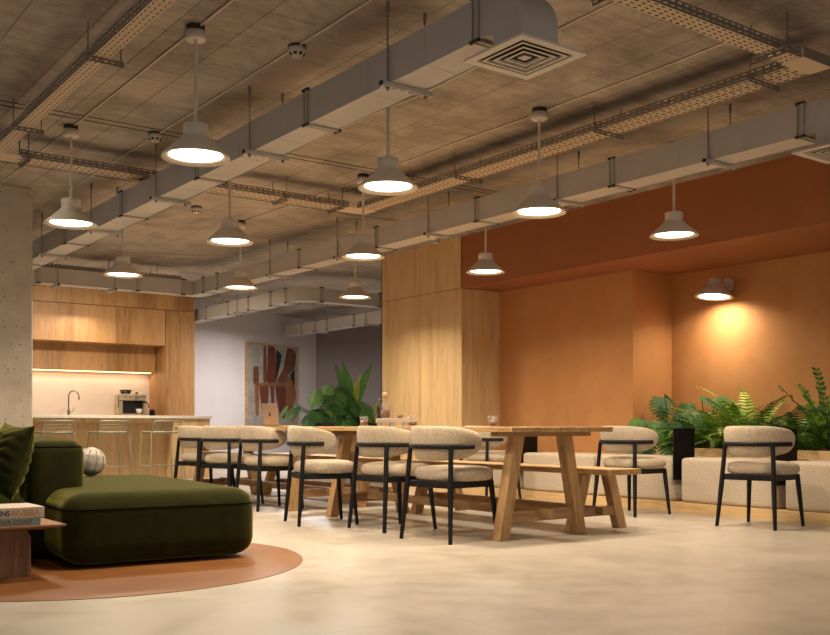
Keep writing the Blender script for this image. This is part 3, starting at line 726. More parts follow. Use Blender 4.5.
# ------------------------------------------------------------------ tables and benches
def trestle(t, x_in, x_out, ycen, ztop, lw, ld, bar_z, batten, stub_dir, cx=0.0):
    """A-frame: two splayed legs, cross bar, batten under the top"""
    for sx in (-1, 1):
        bx, tx = cx + sx * x_out, cx + sx * x_in
        y0, y1 = ycen - ld / 2, ycen + ld / 2
        b = MB().hexa([(bx - lw / 2, y0, 0), (bx + lw / 2, y0, 0), (bx + lw / 2, y1, 0), (bx - lw / 2, y1, 0)],
                      [(tx - lw / 2, y0, ztop), (tx + lw / 2, y0, ztop), (tx + lw / 2, y1, ztop), (tx - lw / 2, y1, ztop)])
        b.build('leg', 'tablez', t, bevel=0.004)
    z0, z1 = bar_z
    f = 1 - (z0 + z1) / 2 / ztop; half = x_in + (x_out - x_in) * f
    MB().box(cx - half, cx + half, ycen - 0.022, ycen + 0.022, z0, z1).build('cross_bar', 'tablex', t, bevel=0.003)
    if batten:
        MB().box(cx - batten, cx + batten, ycen - 0.08, ycen + 0.05, ztop, ztop + 0.03).build('batten', 'tablex', t, bevel=0.003)
def make_table(label, loc):
    t = thing('dining_table', label, 'table', loc, 0, 'oak trestle dining tables')
    Lh = 1.31
    b = MB()
    for i in range(5):
        x0 = -0.465 + i * 0.186
        b.box(x0, x0 + 0.1852, -Lh, Lh, 0.717, 0.75)
    b.build('tabletop', 'table', t, bevel=0.0025)
    for s in (-1, 1):
        trestle(t, 0.222, 0.362, s * 1.06, 0.687, 0.085, 0.08, (0.115, 0.19), 0.405, s, 0.018)
    MB().box(-0.012, 0.048, -1.16, 1.16, 0.137, 0.197).build('stretcher', 'table', t, bevel=0.003)
    return t
T1Y, T2Y = 5.97, 8.77
TXC = 4.63
t1 = make_table('long oak trestle table nearest camera, with a glass near its right edge', (TXC, T1Y, 0))
dup(t1, (TXC, T2Y, 0), 0, 'long oak trestle table behind the first, carrying the laptop')
def make_bench(label, loc):
    t = thing('bench', label, 'bench', loc, 0, 'oak benches along the tables')
    Lh = 1.22
    b = MB()
    for i in range(2):
        x0 = -0.17 + i * 0.17
        b.box(x0, x0 + 0.1692, -Lh, Lh, 0.41, 0.45)
    b.build('seat', 'table', t, bevel=0.0025)
    for s in (-1, 1):
        trestle(t, 0.125, 0.25, s * 0.94, 0.41, 0.088, 0.07, (0.10, 0.165), None, s)
    MB().box(-0.025, 0.025, -1.03, 1.03, 0.115, 0.17).build('stretcher', 'table', t, bevel=0.003)
    return t
bn = make_bench('oak bench pushed beside the nearest dining table', (5.315, T1Y, 0))
dup(bn, (5.315, T2Y, 0), 0, 'oak bench beside the farther dining table')

# ------------------------------------------------------------------ chairs (local: front = +X)
def make_chair(label, loc, rz, group):
    t = thing('dining_chair', label, 'chair', loc, rz, group)
    # seat cushion
    b = MB(); n, mrows = 40, 9
    vs = []
    def se(a, k): c, s_ = math.cos(a), math.sin(a); return (math.copysign(abs(c) ** (2 / k), c), math.copysign(abs(s_) ** (2 / k), s_))
    rows = [(0.0, 0.392), (0.5, 0.392), (0.86, 0.394), (0.96, 0.405), (1.0, 0.432), (0.985, 0.455), (0.93, 0.474), (0.8, 0.486), (0.5, 0.493), (0.0, 0.495)]
    for sc_, z in rows:
        for j in range(n):
            cx, sy = se(2 * PI * j / n, 3.0)
            vs.append((0.03 + 0.232 * cx * sc_, (0.246 - 0.018 * max(0, -cx)) * sy * sc_, z))
    fs = []
    for i in range(len(rows) - 1):
        for j in range(n): fs.append((i * n + j, i * n + (j + 1) % n, (i + 1) * n + (j + 1) % n, (i + 1) * n + j))
    b.add(vs, fs, True); b.build('seat', 'boucle', t)
    # wrap-around back pad
    b = MB(); nu, nv = 44, 18
    pm = math.radians(106); vs = []
    for i in range(nu + 1):
        ph = -pm + 2 * pm * i / nu
        q = min(1, abs(ph) / pm)
        k = max(0.0, 1 - q ** 2.6) ** 0.5
        hh = 0.003 + 0.113 * k; th = 0.006 + 0.027 * (max(0, 1 - q ** 6) ** 0.5)
        for j in range(nv):
            a = 2 * PI * j / nv
            ca, sa = se(a, 2.6)
            rr = 0.232 + th * ca + 0.018 * (sa * hh / 0.115)
            vs.append((-rr * math.cos(ph) * 0.96, -rr * math.sin(ph), 0.643 + hh * sa))
    fs = []
    for i in range(nu):
        for j in range(nv): fs.append((i * nv + j, i * nv + (j + 1) % nv, (i + 1) * nv + (j + 1) % nv, (i + 1) * nv + j))
    b.add(vs, fs, True); b.build('backrest', 'boucle', t)
    # half-ring rail
    pr = math.radians(80)
    pts = [(-0.268 * math.cos(-pr + 2 * pr * i / 40) * 0.96, -0.268 * math.sin(-pr + 2 * pr * i / 40), 0.622) for i in range(41)]
    MB().tube(pts, 0.016, 10, flat=(0.75, 1.05)).build('back_rail', 'black', t)
    # apron
    b = MB()
    b.box(-0.195, 0.205, -0.2, -0.175, 0.352, 0.395); b.box(-0.195, 0.205, 0.175, 0.2, 0.352, 0.395)
    b.box(-0.2, -0.172, -0.2, 0.2, 0.352, 0.395); b.box(0.18, 0.206, -0.2, 0.2, 0.352, 0.395)
    b.build('seat_frame', 'black', t, bevel=0.003)
    for sy in (-1, 1):
        MB().tube([(-0.232, sy * 0.232, 0), (-0.207, sy * 0.21, 0.3), (-0.185, sy * 0.19, 0.62)], [0.0135, 0.0185, 0.0155], 12).build('leg', 'black', t)
        MB().tube([(0.228, sy * 0.222, 0), (0.2, sy * 0.2, 0.30), (0.193, sy * 0.193, 0.392)], [0.0125, 0.0185, 0.019], 12).build('leg', 'black', t)
    return t
gl = 'upholstered chairs along the left of the tables'; gr_ = 'upholstered chairs by the banquette'
c0 = make_chair('beige upholstered chair with black legs, nearest of the row left of tables', (4.085, 5.19, 0), math.radians(7), gl)
for (x, y, rz, lab) in [(4.155, 5.965, 0, 'beige upholstered chair with black legs, second in the row from camera'),
                        (3.945, 6.64, -16, 'beige upholstered chair with black legs, third in row, turned slightly outward'),
                        (4.235, 8.055, 0, 'beige upholstered chair with black legs, fourth in the row from camera'),
                        (4.17, 8.74, 18, 'beige upholstered chair with black legs, fifth in row, just past sofa edge'),
                        (4.22, 9.43, 8, 'beige upholstered chair with black legs, farthest of the row, half hidden')]:
    dup(c0, (x, y, 0), math.radians(rz), lab, gl)
for (x, y, rz, lab) in [(6.505, 4.47, 7, 'beige chair with black legs standing alone before the planter at right'),
                        (6.505, 5.74, 1, 'beige chair with black legs facing banquette behind bench end'),
                        (6.50, 7.62, 0, 'beige chair with black legs facing banquette, seen behind the table corner')]:
    dup(c0, (x, y, 0), math.radians(rz), lab, gr_)

# ------------------------------------------------------------------ banquette and planter
tag(MB().box(6.95, 7.5, 1.5, 8.615, 0, 0.088).build('banquette_plinth', 'plinth', bevel=0.002), 'long low pale wood plinth carrying the banquette cushions', 'plinth')
ys = [2.56, 3.58, 4.58, 5.60, 6.62, 7.64, 8.61]
names = ['rightmost, cut off by the frame edge', 'behind the chair standing alone', 'between the two black side panels', 'behind the chair at bench end', 'behind the table trestle leg', 'leftmost, against the wooden panel wall']
cats = []
for k in range(1, 6):
    y0, y1 = ys[k] + (0.006 if k == 4 else 0.075 if k in (2, 3, 5) else 0.006), ys[k + 1] - 0.006
    lab = {1: 'oat bouclé banquette cushion, rightmost, cut by picture edge', 2: 'oat bouclé banquette cushion behind the chair standing alone, between two black panels',
           3: 'oat bouclé banquette cushion behind the chair at bench end', 4: 'oat bouclé banquette cushion seen between the nearest trestle legs',
           5: 'oat bouclé banquette cushion, leftmost, against wooden panel wall'}[k].replace('é', 'e')
    o = MB().rbox(6.965, 7.50, y0, y1, 0.089, 0.478, 0.035, 8, 0.006).build('banquette_cushion', 'boucle2')
    tag(o, lab, 'cushion', 'banquette cushions on the plinth')
def make_panel(label, y):
    t = thing('side_table', label, 'side table', (6.955, y, 0), 0, 'black side tables on the banquette')
    MB().box(0.0, 0.285, -0.006, 0.006, 0.28, 0.73).build('upright', 'blackmetal', t)
    MB().box(0.0, 0.285, -0.006, 0.20, 0.73, 0.736).build('top', 'blackmetal', t)
    return t
make_panel('black metal side table between cushions, half hidden behind lone chair', 4.64)
make_panel('black metal side table between cushions, right of bench end chair', 5.66)
make_panel('black metal side table between cushions, seen between near trestle legs', 7.70)
t = thing('planter_box', 'pale wooden planter trough behind the banquette in niche', 'planter', (7.81, 4.4, 0))
b = MB().box(-0.295, -0.27, -2.6, 2.215, 0, 0.55); b.box(0.27, 0.295, -2.6, 2.215, 0, 0.55); b.box(-0.27, 0.27, -2.6, -2.575, 0, 0.55); b.box(-0.27, 0.27, 2.19, 2.215, 0, 0.55)
b.build('box', 'plinth', t, bevel=0.002)
MB().box(-0.268, 0.268, -2.57, 2.188, 0.05, 0.52).build('soil', 'soil', t)

# ------------------------------------------------------------------ plants
def monstera_leaf(b, base, yaw, pitch, size, droop=0.5, mi=0, roll=0.0, split=True):
    """heart-shaped leaf with slits between ribs; local leaf runs along +x, then bends down"""
    nrib = 8; half = []
    def outline(u):   # half width at u in 0..1 (u=0 stalk end)
        return 0.52 * math.sin(PI * min(1, u * 0.93 + 0.07) ** 0.75) ** 0.75
    M_ = Matrix.Translation(base) @ Matrix.Rotation(yaw, 4, 'Z') @ Matrix.Rotation(-pitch, 4, 'Y') @ Matrix.Rotation(roll, 4, 'X')
    def bend(u, w):
        # u along midrib 0..1, w across
        z = -droop * u * u * 0.5 - 0.45 * abs(w) ** 1.4 * 0.55
        x = u * (1 - 0.12 * droop * u)
        return M_ @ Vector((x * size, w * size, z * size))
    for sgn in (-1, 1):
        for i in range(nrib):
            u0, u1 = -0.12 + i * 1.12 / nrib, -0.12 + (i + 1) * 1.12 / nrib
            uc = (u0 + u1) / 2; gap = 0.30 if split else 0.02
            w = outline((uc + 0.12) / 1.12)
            m0, m1 = max(0, u0), max(0, u1)
            sw = 0.20 * w      # fingers sweep toward the tip
            f = (u1 - u0) * gap
            pts = [(m0, 0), (m1, 0), (u1 - (0 if not split else f * .2) + sw * .5, w * 0.62), (u1 - f + sw, w * 0.96), (uc + sw + 0.01, w), (u0 + f + sw, w * 0.96), (u0 + (0 if not split else f * .2) + sw * .5, w * 0.62)]
            if i == nrib - 1: pts = [(m0, 0), (1.0, 0), (0.97, w * .4), (u0 + f + sw, w * 0.9), (u0 + sw * .5, w * .5)]
            v = [bend(p[0], sgn * p[1]) for p in pts]
            if len(v) == 7:
                b.add(v, [(0, 1, 2, 6) if sgn > 0 else (6, 2, 1, 0), (6, 2, 3, 4, 5) if sgn > 0 else (5, 4, 3, 2, 6)], True, mi)
            else: b.add(v, [tuple(range(5)) if sgn > 0 else tuple(range(5))[::-1]], True, mi)
def frond(b, base, yaw, pitch, L, curl, wid, n=20, mi=0):
    """arching fern frond with narrow leaflets; returns tip path"""
    d = Vector((math.cos(yaw), math.sin(yaw), 0)); side = Vector((-d.y, d.x, 0))
    p = Vector(base); a = pitch; st = L / n; path = [p.copy()]
    for i in range(n):
        p = p + (d * math.cos(a) + Vector((0, 0, 1)) * math.sin(a)) * st
        a -= curl / n; path.append(p.copy())
    for i in range(2, n + 1):
        u = i / n; w = wid * (math.sin(PI * (0.14 + 0.84 * u) ** 0.8) + 0.06)
        tan = (path[i] - path[i - 1]).normalized(); nrm = side.cross(tan)
        hw = st * 0.27
        for s_ in (-1, 1):
            o = path[i]; e = o + side * (s_ * w) + tan * (w * 0.35) - nrm * (w * 0.18) * (1 if nrm.z > 0 else -1)
            mid = (o + e) / 2
            b.add([o - tan * hw, mid - tan * hw * .95 + Vector((0, 0, 0.004)), e, mid + tan * hw * .95 + Vector((0, 0, 0.004)), o + tan * hw], [(0, 1, 2, 3, 4)], True, mi)
    return path
def paddle(b, base, yaw, lean, L, w, mi=0, curve=0.4, face=math.radians(-127)):
    """long folded leaf; leans toward yaw, its broad side turned to the bearing face"""
    d = Vector((math.cos(yaw), math.sin(yaw), 0)); n = 12; vs = []; p = Vector(base); a = PI / 2 - lean
    fv = Vector((math.cos(face), math.sin(face), 0.25)).normalized()
    for i in range(n + 1):
        u = i / n; ww = w * (math.sin(PI * (0.05 + 0.95 * u) ** 0.9) ** 0.8 if u < 1 else 0.0)
        tan = d * math.cos(a) + Vector((0, 0, 1)) * math.sin(a); side = tan.cross(fv).normalized(); nr = side.cross(tan)
        vs += [p - side * ww + nr * ww * .3, p, p + side * ww + nr * ww * .3]
        p = p + tan * (L / n); a -= curve / n
    fs = []
    for i in range(n):
        for k in range(2): fs.append((i * 3 + k, i * 3 + k + 1, i * 3 + 4 + k, i * 3 + 3 + k))
    b.add(vs, fs, True, mi)

def clampw(b, loc):
    if loc[0] > 7.5 and loc[1] < 7: b.v = [(min(x, 8.095 - loc[0]), min(y, 6.605 - loc[1]), z) for x, y, z in b.v]
def monstera_plant(name, label, loc, leaves, mats, rnd, group=None):
    """leaves: list of (dx, dy, dz, yaw, pitch, size)"""
    t = thing(name, label, 'plant', loc, 0, group)
    f = MB(); s = MB()
    for (dx, dy, dz, yaw, pitch, size) in leaves:
        e = Vector((dx, dy, dz)); o = Vector((dx * 0.12, dy * 0.12, 0))
        mid = (o + e) / 2 + Vector((dx * -0.1, dy * -0.1, dz * 0.18))
        s.tube([o, mid, e], [0.007, 0.006, 0.004], 6)
        monstera_leaf(f, e, yaw, pitch, size, 0.3 + 0.5 * rnd.random(), 0 if rnd.random() < 0.65 else 1, (rnd.random() - .5) * 0.8)
    clampw(f, loc); clampw(s, loc)
    f.build('foliage', mats, t); s.build('stems', 'stem', t)
    return t
def fern_plant(label, loc, n, L, mats, rnd, spread=1.0, up=1.1, group='ferns in the planter trough'):
    t = thing('fern', label, 'plant', loc, 0, group)
    f = MB(); s = MB()
    for i in range(n):
        yaw = 2.4 * i + rnd.uniform(-.3, .3)
        q = i / max(1, n - 1)                      # inner fronds stand up, outer ones arch over
        pitch = 0.8 + 0.72 * q + rnd.uniform(-.1, .1)
        l = L * rnd.uniform(0.85, 1.1) * (0.8 + 0.2 * q)
        path = frond(f, (0.03 * math.cos(yaw), 0.03 * math.sin(yaw), 0), yaw, min(pitch, 1.5), l, spread * rnd.uniform(1.0, 1.5), 0.085 * rnd.uniform(.85, 1.15), 19, rnd.choice(range(len(mats))))
        s.tube(path[::3], [0.004] + [0.0025] * (len(path[::3]) - 1), 5)
    clampw(f, loc); clampw(s, loc)
    f.build('foliage', mats, t); s.build('stems', 'stem', t)
    return t
def zz_plant(label, loc, stems, mats, rnd):
    t = thing('zz_plant', label, 'plant', loc, 0)
    f = MB(); s = MB()
    for (yaw, lean, L) in stems:
        d = Vector((math.cos(yaw), math.sin(yaw), 0)); side = Vector((-d.y, d.x, 0)); p = Vector((0, 0, 0)); a = PI / 2 - lean; n = 16; path = [p.copy()]
        for i in range(n):
            tan = d * math.cos(a) + Vector((0, 0, 1)) * math.sin(a); p = p + tan * (L / n); a -= 0.35 / n; path.append(p.copy())
            if i > 3:
                nr = side.cross(tan); ll = 0.082 * (1.15 - 0.5 * i / n)
                for sg in (-1, 1):
                    q = (side * sg * 0.85 + tan * 0.55 + nr * rnd.uniform(-.35, .35)).normalized(); wv = q.cross(nr).normalized() * ll * 0.30
                    f.add([p, p + q * ll * .35 + wv, p + q * ll * .75 + wv * .7, p + q * ll, p + q * ll * .75 - wv * .7, p + q * ll * .35 - wv], [(0, 1, 2, 3, 4, 5)], True, rnd.choice(range(len(mats))))
        s.tube(path, [0.008 - 0.005 * i / n for i in range(n + 1)], 6)
    f.build('foliage', mats, t); s.build('stems', 'stem', t)
    return t
rnd = random.Random(3)
PZ = 0.52
CAMDIR = math.radians(-127)   # yaw that points back toward the viewer side
monstera_plant('monstera', 'dark split leaf monstera with tall leaf at the left of the planter', (7.80, 6.40, PZ),
    [(-0.05, 0.06, 0.52, CAMDIR, -0.9, 0.26), (-0.14, -0.06, 0.55, CAMDIR + 0.9, -0.5, 0.22), (-0.28, 0.12, 0.30, CAMDIR - .3, -0.7, 0.27), (-0.30, -0.14, 0.28, CAMDIR + .2, -0.9, 0.28),
     (-0.34, 0.02, 0.16, CAMDIR, -1.0, 0.25), (-0.1, -0.28, 0.36, CAMDIR + .9, -0.6, 0.25), (0.02, 0.16, 0.3, CAMDIR - 1.2, -0.4, 0.22), (-0.3, 0.16, 0.10, CAMDIR - .6, -0.9, 0.22), (-0.32, -0.2, 0.12, CAMDIR + .6, -.9, 0.24)],
    ['monsteradark', 'monstera'], rnd, 'split leaf plants in the planter trough')
monstera_plant('monstera', 'arching split leaf monstera behind first black side table in planter', (7.86, 6.02, PZ),
    [(-0.02, 0.02, 0.52, CAMDIR + 1.3, -0.3, 0.28), (0.0, 0.20, 0.46, CAMDIR - .8, -0.7, 0.24), (-0.12, -0.26, 0.50, CAMDIR + .7, -0.7, 0.27), (-0.05, -0.36, 0.44, CAMDIR + 1.2, -0.8, 0.24),
     (-0.26, 0.08, 0.34, CAMDIR, -.9, 0.25), (-0.22, -0.12, 0.36, CAMDIR + .3, -.8, 0.24), (0.05, -0.1, 0.42, CAMDIR + 1.6, -.4, 0.25)],
    ['monstera', 'monsteradark'], rnd, 'split leaf plants in the planter trough')
fern_plant('bright green fern right of the first black side table', (7.70, 5.97, PZ), 24, 0.56, ['fern', 'fernmid'], rnd, 1.3)
fern_plant('dark fern low behind first black side table', (7.72, 6.22, PZ), 18, 0.46, ['ferndark', 'fernmid'], rnd, 1.3)
fern_plant('lush mid green fern between monstera and the tallest fern', (7.78, 5.74, PZ), 32, 0.70, ['fernmid', 'fern', 'fern'], rnd, 1.2)
fern_plant('tallest bright green fern behind the chair standing alone', (7.80, 5.48, PZ), 30, 0.78, ['fern', 'fern', 'fernmid'], rnd, 1.0)
fern_plant('mid green fern right behind the lone chair backrest', (7.68, 5.27, PZ), 22, 0.50, ['fernmid', 'ferndark'], rnd, 1.3)
fern_plant('dark green fern left of the tall zz plant', (7.80, 5.02, PZ), 28, 0.66, ['ferndark', 'fernmid'], rnd, 1.2)
fern_plant('dark fern at the right picture edge in planter', (7.68, 4.80, PZ), 24, 0.52, ['ferndark', 'ferndark', 'fernmid'], rnd, 1.3)
zz_plant('tall zz plant with glossy leaflets at right end of planter', (7.76, 4.66, PZ), [(1.9, 0.45, 0.70), (2.4, 0.25, 0.62), (1.2, 0.08, 0.74), (-0.5, 0.2, 0.80), (-1.2, 0.1, 0.78), (-1.0, 0.4, 0.66), (3.0, 0.5, 0.5), (-2.0, 0.4, 0.55), (2.8, 0.3, 0.6)], ['monstera', 'fernmid', 'fernmid'], rnd)

# plant group behind the far table
t = thing('planter_box', 'whitewashed planter box with dark rim behind the far table', 'planter', (7.06, 11.26, 0))
b = MB(); 
for k in range(4): b.box(-0.48, 0.48, -0.25, -0.235, 0.01 + k * 0.16, 0.165 + k * 0.16); b.box(-0.48, 0.48, 0.235, 0.25, 0.01 + k * 0.16, 0.165 + k * 0.16); b.box(-0.48, -0.465, -0.235, 0.235, 0.01 + k * 0.16, 0.165 + k * 0.16); b.box(0.465, 0.48, -0.235, 0.235, 0.01 + k * 0.16, 0.165 + k * 0.16)
b.box(-0.47, 0.47, -0.24, 0.24, 0, 0.02)
b.build('box', 'wash', t)
b = MB(); b.box(-0.5, 0.5, -0.27, -0.235, 0.65, 0.80); b.box(-0.5, 0.5, 0.235, 0.27, 0.65, 0.80); b.box(-0.5, -0.465, -0.235, 0.235, 0.65, 0.80); b.box(0.465, 0.5, -0.235, 0.235, 0.65, 0.80); b.build('rim', 'lampblack', t)
MB().box(-0.46, 0.46, -0.23, 0.23, 0.02, 0.76).build('soil', 'soil', t)
lv = []
for k in range(24):
    a = CAMDIR + rnd.uniform(-1.6, 1.6); r = rnd.uniform(0.12, 0.36)
    lv.append((r * math.cos(a) - 0.02, r * math.sin(a) * 0.8, rnd.uniform(0.10, 0.56), a + rnd.uniform(-.4, .4), -rnd.uniform(.5, 1.1), rnd.uniform(.25, .34)))
monstera_plant('monstera', 'big dark monstera clump spreading in the planter behind far table', (6.98, 11.24, 0.76), lv, ['monsteradark', 'monstera'], rnd)
lv = []
for k in range(8):
    a = CAMDIR - 0.6 + rnd.uniform(-1.0, 1.0); r = rnd.uniform(0.2, 0.4)
    lv.append((r * math.cos(a) - 0.08, r * math.sin(a) * 0.8 + 0.1, rnd.uniform(0.04, 0.34), a, -rnd.uniform(.5, 1.0), rnd.uniform(.22, .29)))
monstera_plant('monstera', 'smaller monstera trailing at left end of planter behind far table', (6.78, 11.36, 0.76), lv, ['monsteradark', 'monstera'], rnd)
t = thing('strelitzia', 'upright plant with long glossy paddle leaves above the monstera clump', 'plant', (7.19, 11.22, 0.76))
f = MB(); s = MB()
RY = -YAW   # screen-left/right happens to be this bearing
for (off, ang, lean, L, w, mi, z0) in [(-0.10, RY + PI, 0.16, 0.62, 0.055, 0, 0.25), (-0.05, RY + PI, 0.06, 0.60, 0.06, 0, 0.28), (0.0, RY, 0.04, 0.44, 0.045, 1, 0.26), (0.04, RY, 0.20, 0.62, 0.055, 0, 0.26),
                                       (-0.24, RY + PI, 0.45, 0.30, 0.04, 0, 0.22), (0.28, RY, 0.6, 0.34, 0.045, 1, 0.18), (0.32, RY, 0.5, 0.30, 0.035, 0, 0.12), (-0.02, RY + 1.2, 0.35, 0.28, 0.045, 1, 0.12)]:
    bx, by = off * math.cos(RY) * 0.9, off * math.sin(RY) * 0.9
    paddle(f, (bx, by, z0), ang, lean, L, w, mi, 0.3); s.tube([(bx * .3, by * .3, 0), (bx, by, z0 + 0.03)], 0.008, 6)
f.build('foliage', ['paddle', 'lime'], t); s.build('stems', 'stem', t)
fern_plant('bright fern at the right end of planter behind far table', (7.32, 11.05, 0.76), 14, 0.34, ['fernmid', 'fern'], rnd, 1.4, 1.0, None)

# ------------------------------------------------------------------ painting on the angled wall
t = thing('painting', 'large framed abstract painting of rust, red and black shapes', 'painting', (0, 0, 0))
def wall_s(px):     # intersection of a viewing direction with the angled wall, solved once for the two frame edges
    k = (px - 415) / 985.0
    D = Vector((math.sin(YAW) + k * math.cos(YAW), math.cos(YAW) - k * math.sin(YAW), 0))
    # WP + s*WD = d*D
    det = WD.x * (-D.y) - WD.y * (-D.x)
    return (-WP.x * (-D.y) + WP.y * (-D.x)) / det
s0_, s1_ = wall_s(244.8), wall_s(297.0)
z0_, z1_ = 0.73, 2.30
def wp(s_, z, off): p = WP + WD * s_ + WN * off; return (p.x, p.y, z)
f = MB(); fw = 0.022
for (a0, a1, b0, b1) in ((s0_, s0_ + fw, z0_, z1_), (s1_ - fw, s1_, z0_, z1_), (s0_ + fw, s1_ - fw, z0_, z0_ + fw), (s0_ + fw, s1_ - fw, z1_ - fw, z1_)):
    f.hexa([wp(a0, b0, 0.045), wp(a1, b0, 0.045), wp(a1, b0, 0.001), wp(a0, b0, 0.001)], [wp(a0, b1, 0.045), wp(a1, b1, 0.045), wp(a1, b1, 0.001), wp(a0, b1, 0.001)])
f.build('frame', 'table', t)
art = [mottled('art_ground', (0.20, 0.175, 0.145), (0.30, 0.27, 0.225), 5, 0.9), mottled('art_brown', (0.085, 0.03, 0.013), (0.125, 0.045, 0.018), 6, 0.9), mottled('art_red', (0.085, 0.016, 0.009), (0.125, 0.026, 0.013), 6, 0.9),
       plain('art_black', (0.006, 0.006, 0.007), 0.9), mottled('art_ochre', (0.15, 0.056, 0.016), (0.21, 0.085, 0.025), 6, 0.9)]
c = MB()
u0, u1, w0, w1 = s0_ + fw, s1_ - fw, z0_ + fw, z1_ - fw
c.add([wp(u0, w0, 0.03), wp(u1, w0, 0.03), wp(u1, w1, 0.03), wp(u0, w1, 0.03)], [(0, 1, 2, 3)])
def sm_poly(pts, n=1):
    for _ in range(n):
        q = []
        for i in range(len(pts)):
            a, b_ = pts[i], pts[(i + 1) % len(pts)]
            q += [(a[0] * .88 + b_[0] * .12, a[1] * .88 + b_[1] * .12), (a[0] * .12 + b_[0] * .88, a[1] * .12 + b_[1] * .88)]
        pts = q
    return pts
shapes = [(1, [(107, 222), (141, 220), (142, 325), (118, 338), (107, 325)]), (4, [(116, 335), (142, 338), (140, 540), (128, 540), (120, 515)]), (1, [(168, 88), (184, 92), (192, 322), (166, 328)]),
          (2, [(196, 88), (222, 92), (243, 108), (248, 338), (188, 336)]), (3, [(246, 112), (282, 150), (276, 200), (256, 285), (246, 330)]),
          (1, [(318, 108), (362, 118), (378, 150), (372, 230), (322, 285), (312, 332), (248, 322), (292, 240)]), (3, [(334, 282), (368, 238), (368, 372), (350, 378)]),
          (2, [(142, 343), (202, 343), (190, 555), (176, 548), (154, 470)]), (2, [(206, 345), (236, 345), (232, 475), (218, 475), (212, 375)]),
          (2, [(238, 345), (314, 348), (306, 540), (295, 560), (270, 538), (250, 430)]), (4, [(318, 282), (342, 300), (374, 372), (376, 420), (346, 510), (332, 522), (318, 512), (308, 440)]),
          (2, [(316, 562), (346, 530), (349, 552), (326, 576)]), (4, [(116, 328), (312, 324), (312, 350), (116, 348)])]
for k, (mi, pts) in enumerate(shapes):
    q = []
    for (x, y) in sm_poly(pts):
        u = (x - 70) / 318.0; yt = 68 + (x - 70) * 0.142; v = (y - yt) / (602 - yt)
        q.append(wp(u0 + (u1 - u0) * u, w1 - (w1 - w0) * v, 0.0305 + 0.0003 * k))
    c.add(q, [tuple(range(len(q)))], False, mi)
c.build('canvas', art, t)

# ------------------------------------------------------------------ things on the tables
def on_table(x, y): return (x, y, 0.75)
t = thing('laptop', 'open gold laptop seen from behind on the far table', 'laptop', on_table(4.50, 8.51))
MB().rbox(0.0, 0.21, -0.15, 0.15, 0.0, 0.012, 0.005, 2).build('base', 'laptop', t)
lid = Matrix.Translation((0.0, 0, 0.012)) @ Matrix.Rotation(math.radians(-6), 4, 'Y')
MB().box(-0.004, 0.003, -0.15, 0.15, 0.0, 0.212).xform(lid).build('lid', 'laptop', t, bevel=0.002)
# bitten fruit emblem on the lid back
pts = []
for i in range(40):
    a = 2 * PI * i / 40; r = 0.018 * (1 + 0.06 * math.cos(2 * a) - (0.14 if abs(a - PI / 2) < 0.3 else 0))
    p = [r * math.cos(a), r * 1.05 * math.sin(a)]
    if math.hypot(p[0] - 0.021, p[1] - 0.003) < 0.010:
        dd = math.hypot(p[0] - 0.021, p[1] - 0.003) or 1e-6
        p = [0.021 + (p[0] - 0.021) / dd * -0.0 - 0.0095, p[1]]
    pts.append(p)
e = MB().add([(-0.0046, -p[0], 0.105 + p[1]) for p in pts], [tuple(range(40))])
lf = [(0.0, 0.021), (0.004, 0.030), (0.010, 0.033), (0.009, 0.026), (0.004, 0.021)]
e.add([(-0.0046, -p[0], 0.105 + p[1]) for p in lf], [tuple(range(5))])
e.xform(lid).build('emblem', 'blackmetal', t)
def glass(label, x, y, z, fill=0.5, s=1.0):
    t = thing('tumbler', label, 'glass', (x, y, z), 0, 'tumblers on the tables')
    MB().lathe([(0, 0.0), (0.030 * s, 0), (0.034 * s, 0.01), (0.037 * s, 0.085), (0.0345 * s, 0.085), (0.0315 * s, 0.012), (0, 0.008)], 28).build('bowl', 'glass', t)
    MB().lathe([(0, 0.0085), (0.031 * s, 0.0125), (0.0333 * s, 0.085 * fill), (0, 0.085 * fill)], 28).build('drink', 'amber', t)
glass('tumbler of amber drink near the right edge of nearest table', 4.90, 5.70, 0.75, 0.5)
glass('tumbler of amber drink left of the wooden tray, before the plants', 4.45, 6.80, 0.75, 0.6)
glass('tumbler of amber drink at the right end of wooden tray', 4.48, 6.16, 0.75, 0.45)
t = thing('serving_tray', 'small raised pale wood tray carrying the stoppered bottle', 'tray', (4.62, 6.62, 0.75), math.radians(-30))
MB().box(-0.14, 0.14, -0.07, 0.07, 0.032, 0.068).build('board', 'wash', t, bevel=0.002)
for x in (-0.11, -0.01, 0.1): MB().box(x - 0.02, x + 0.02, -0.06, 0.06, 0, 0.032).build('foot', 'wash', t)
t = thing('bottle', 'glass bottle with round cork ball stopper on raised tray', 'bottle', (4.565, 6.66, 0.818))
MB().lathe([(0, 0.0), (0.040, 0), (0.042, 0.006), (0.042, 0.085), (0.036, 0.11), (0.022, 0.14), (0.02, 0.165), (0.0175, 0.165), (0.0195, 0.138), (0.034, 0.107), (0.0395, 0.083), (0.0395, 0.008), (0, 0.005)], 28).build('body', 'glass', t)
MB().lathe([(0, 0.0055), (0.0385, 0.0085), (0.0388, 0.07), (0, 0.07)], 28).build('drink', 'amber', t)
b = MB(); b.lathe([(0.027 * math.sin(PI * i / 12) + 1e-5, 0.188 - 0.027 * math.cos(PI * i / 12)) for i in range(13)], 24); b.build('stopper', 'cork', t)
t = thing('bottle', 'slim dark bottle behind the cork stoppered bottle on tray', 'bottle', (4.545, 6.71, 0.818))
MB().lathe([(0, 0.0), (0.026, 0), (0.026, 0.09), (0.012, 0.12), (0.011, 0.165), (0, 0.165)], 20).build('body', 'darkglass', t)
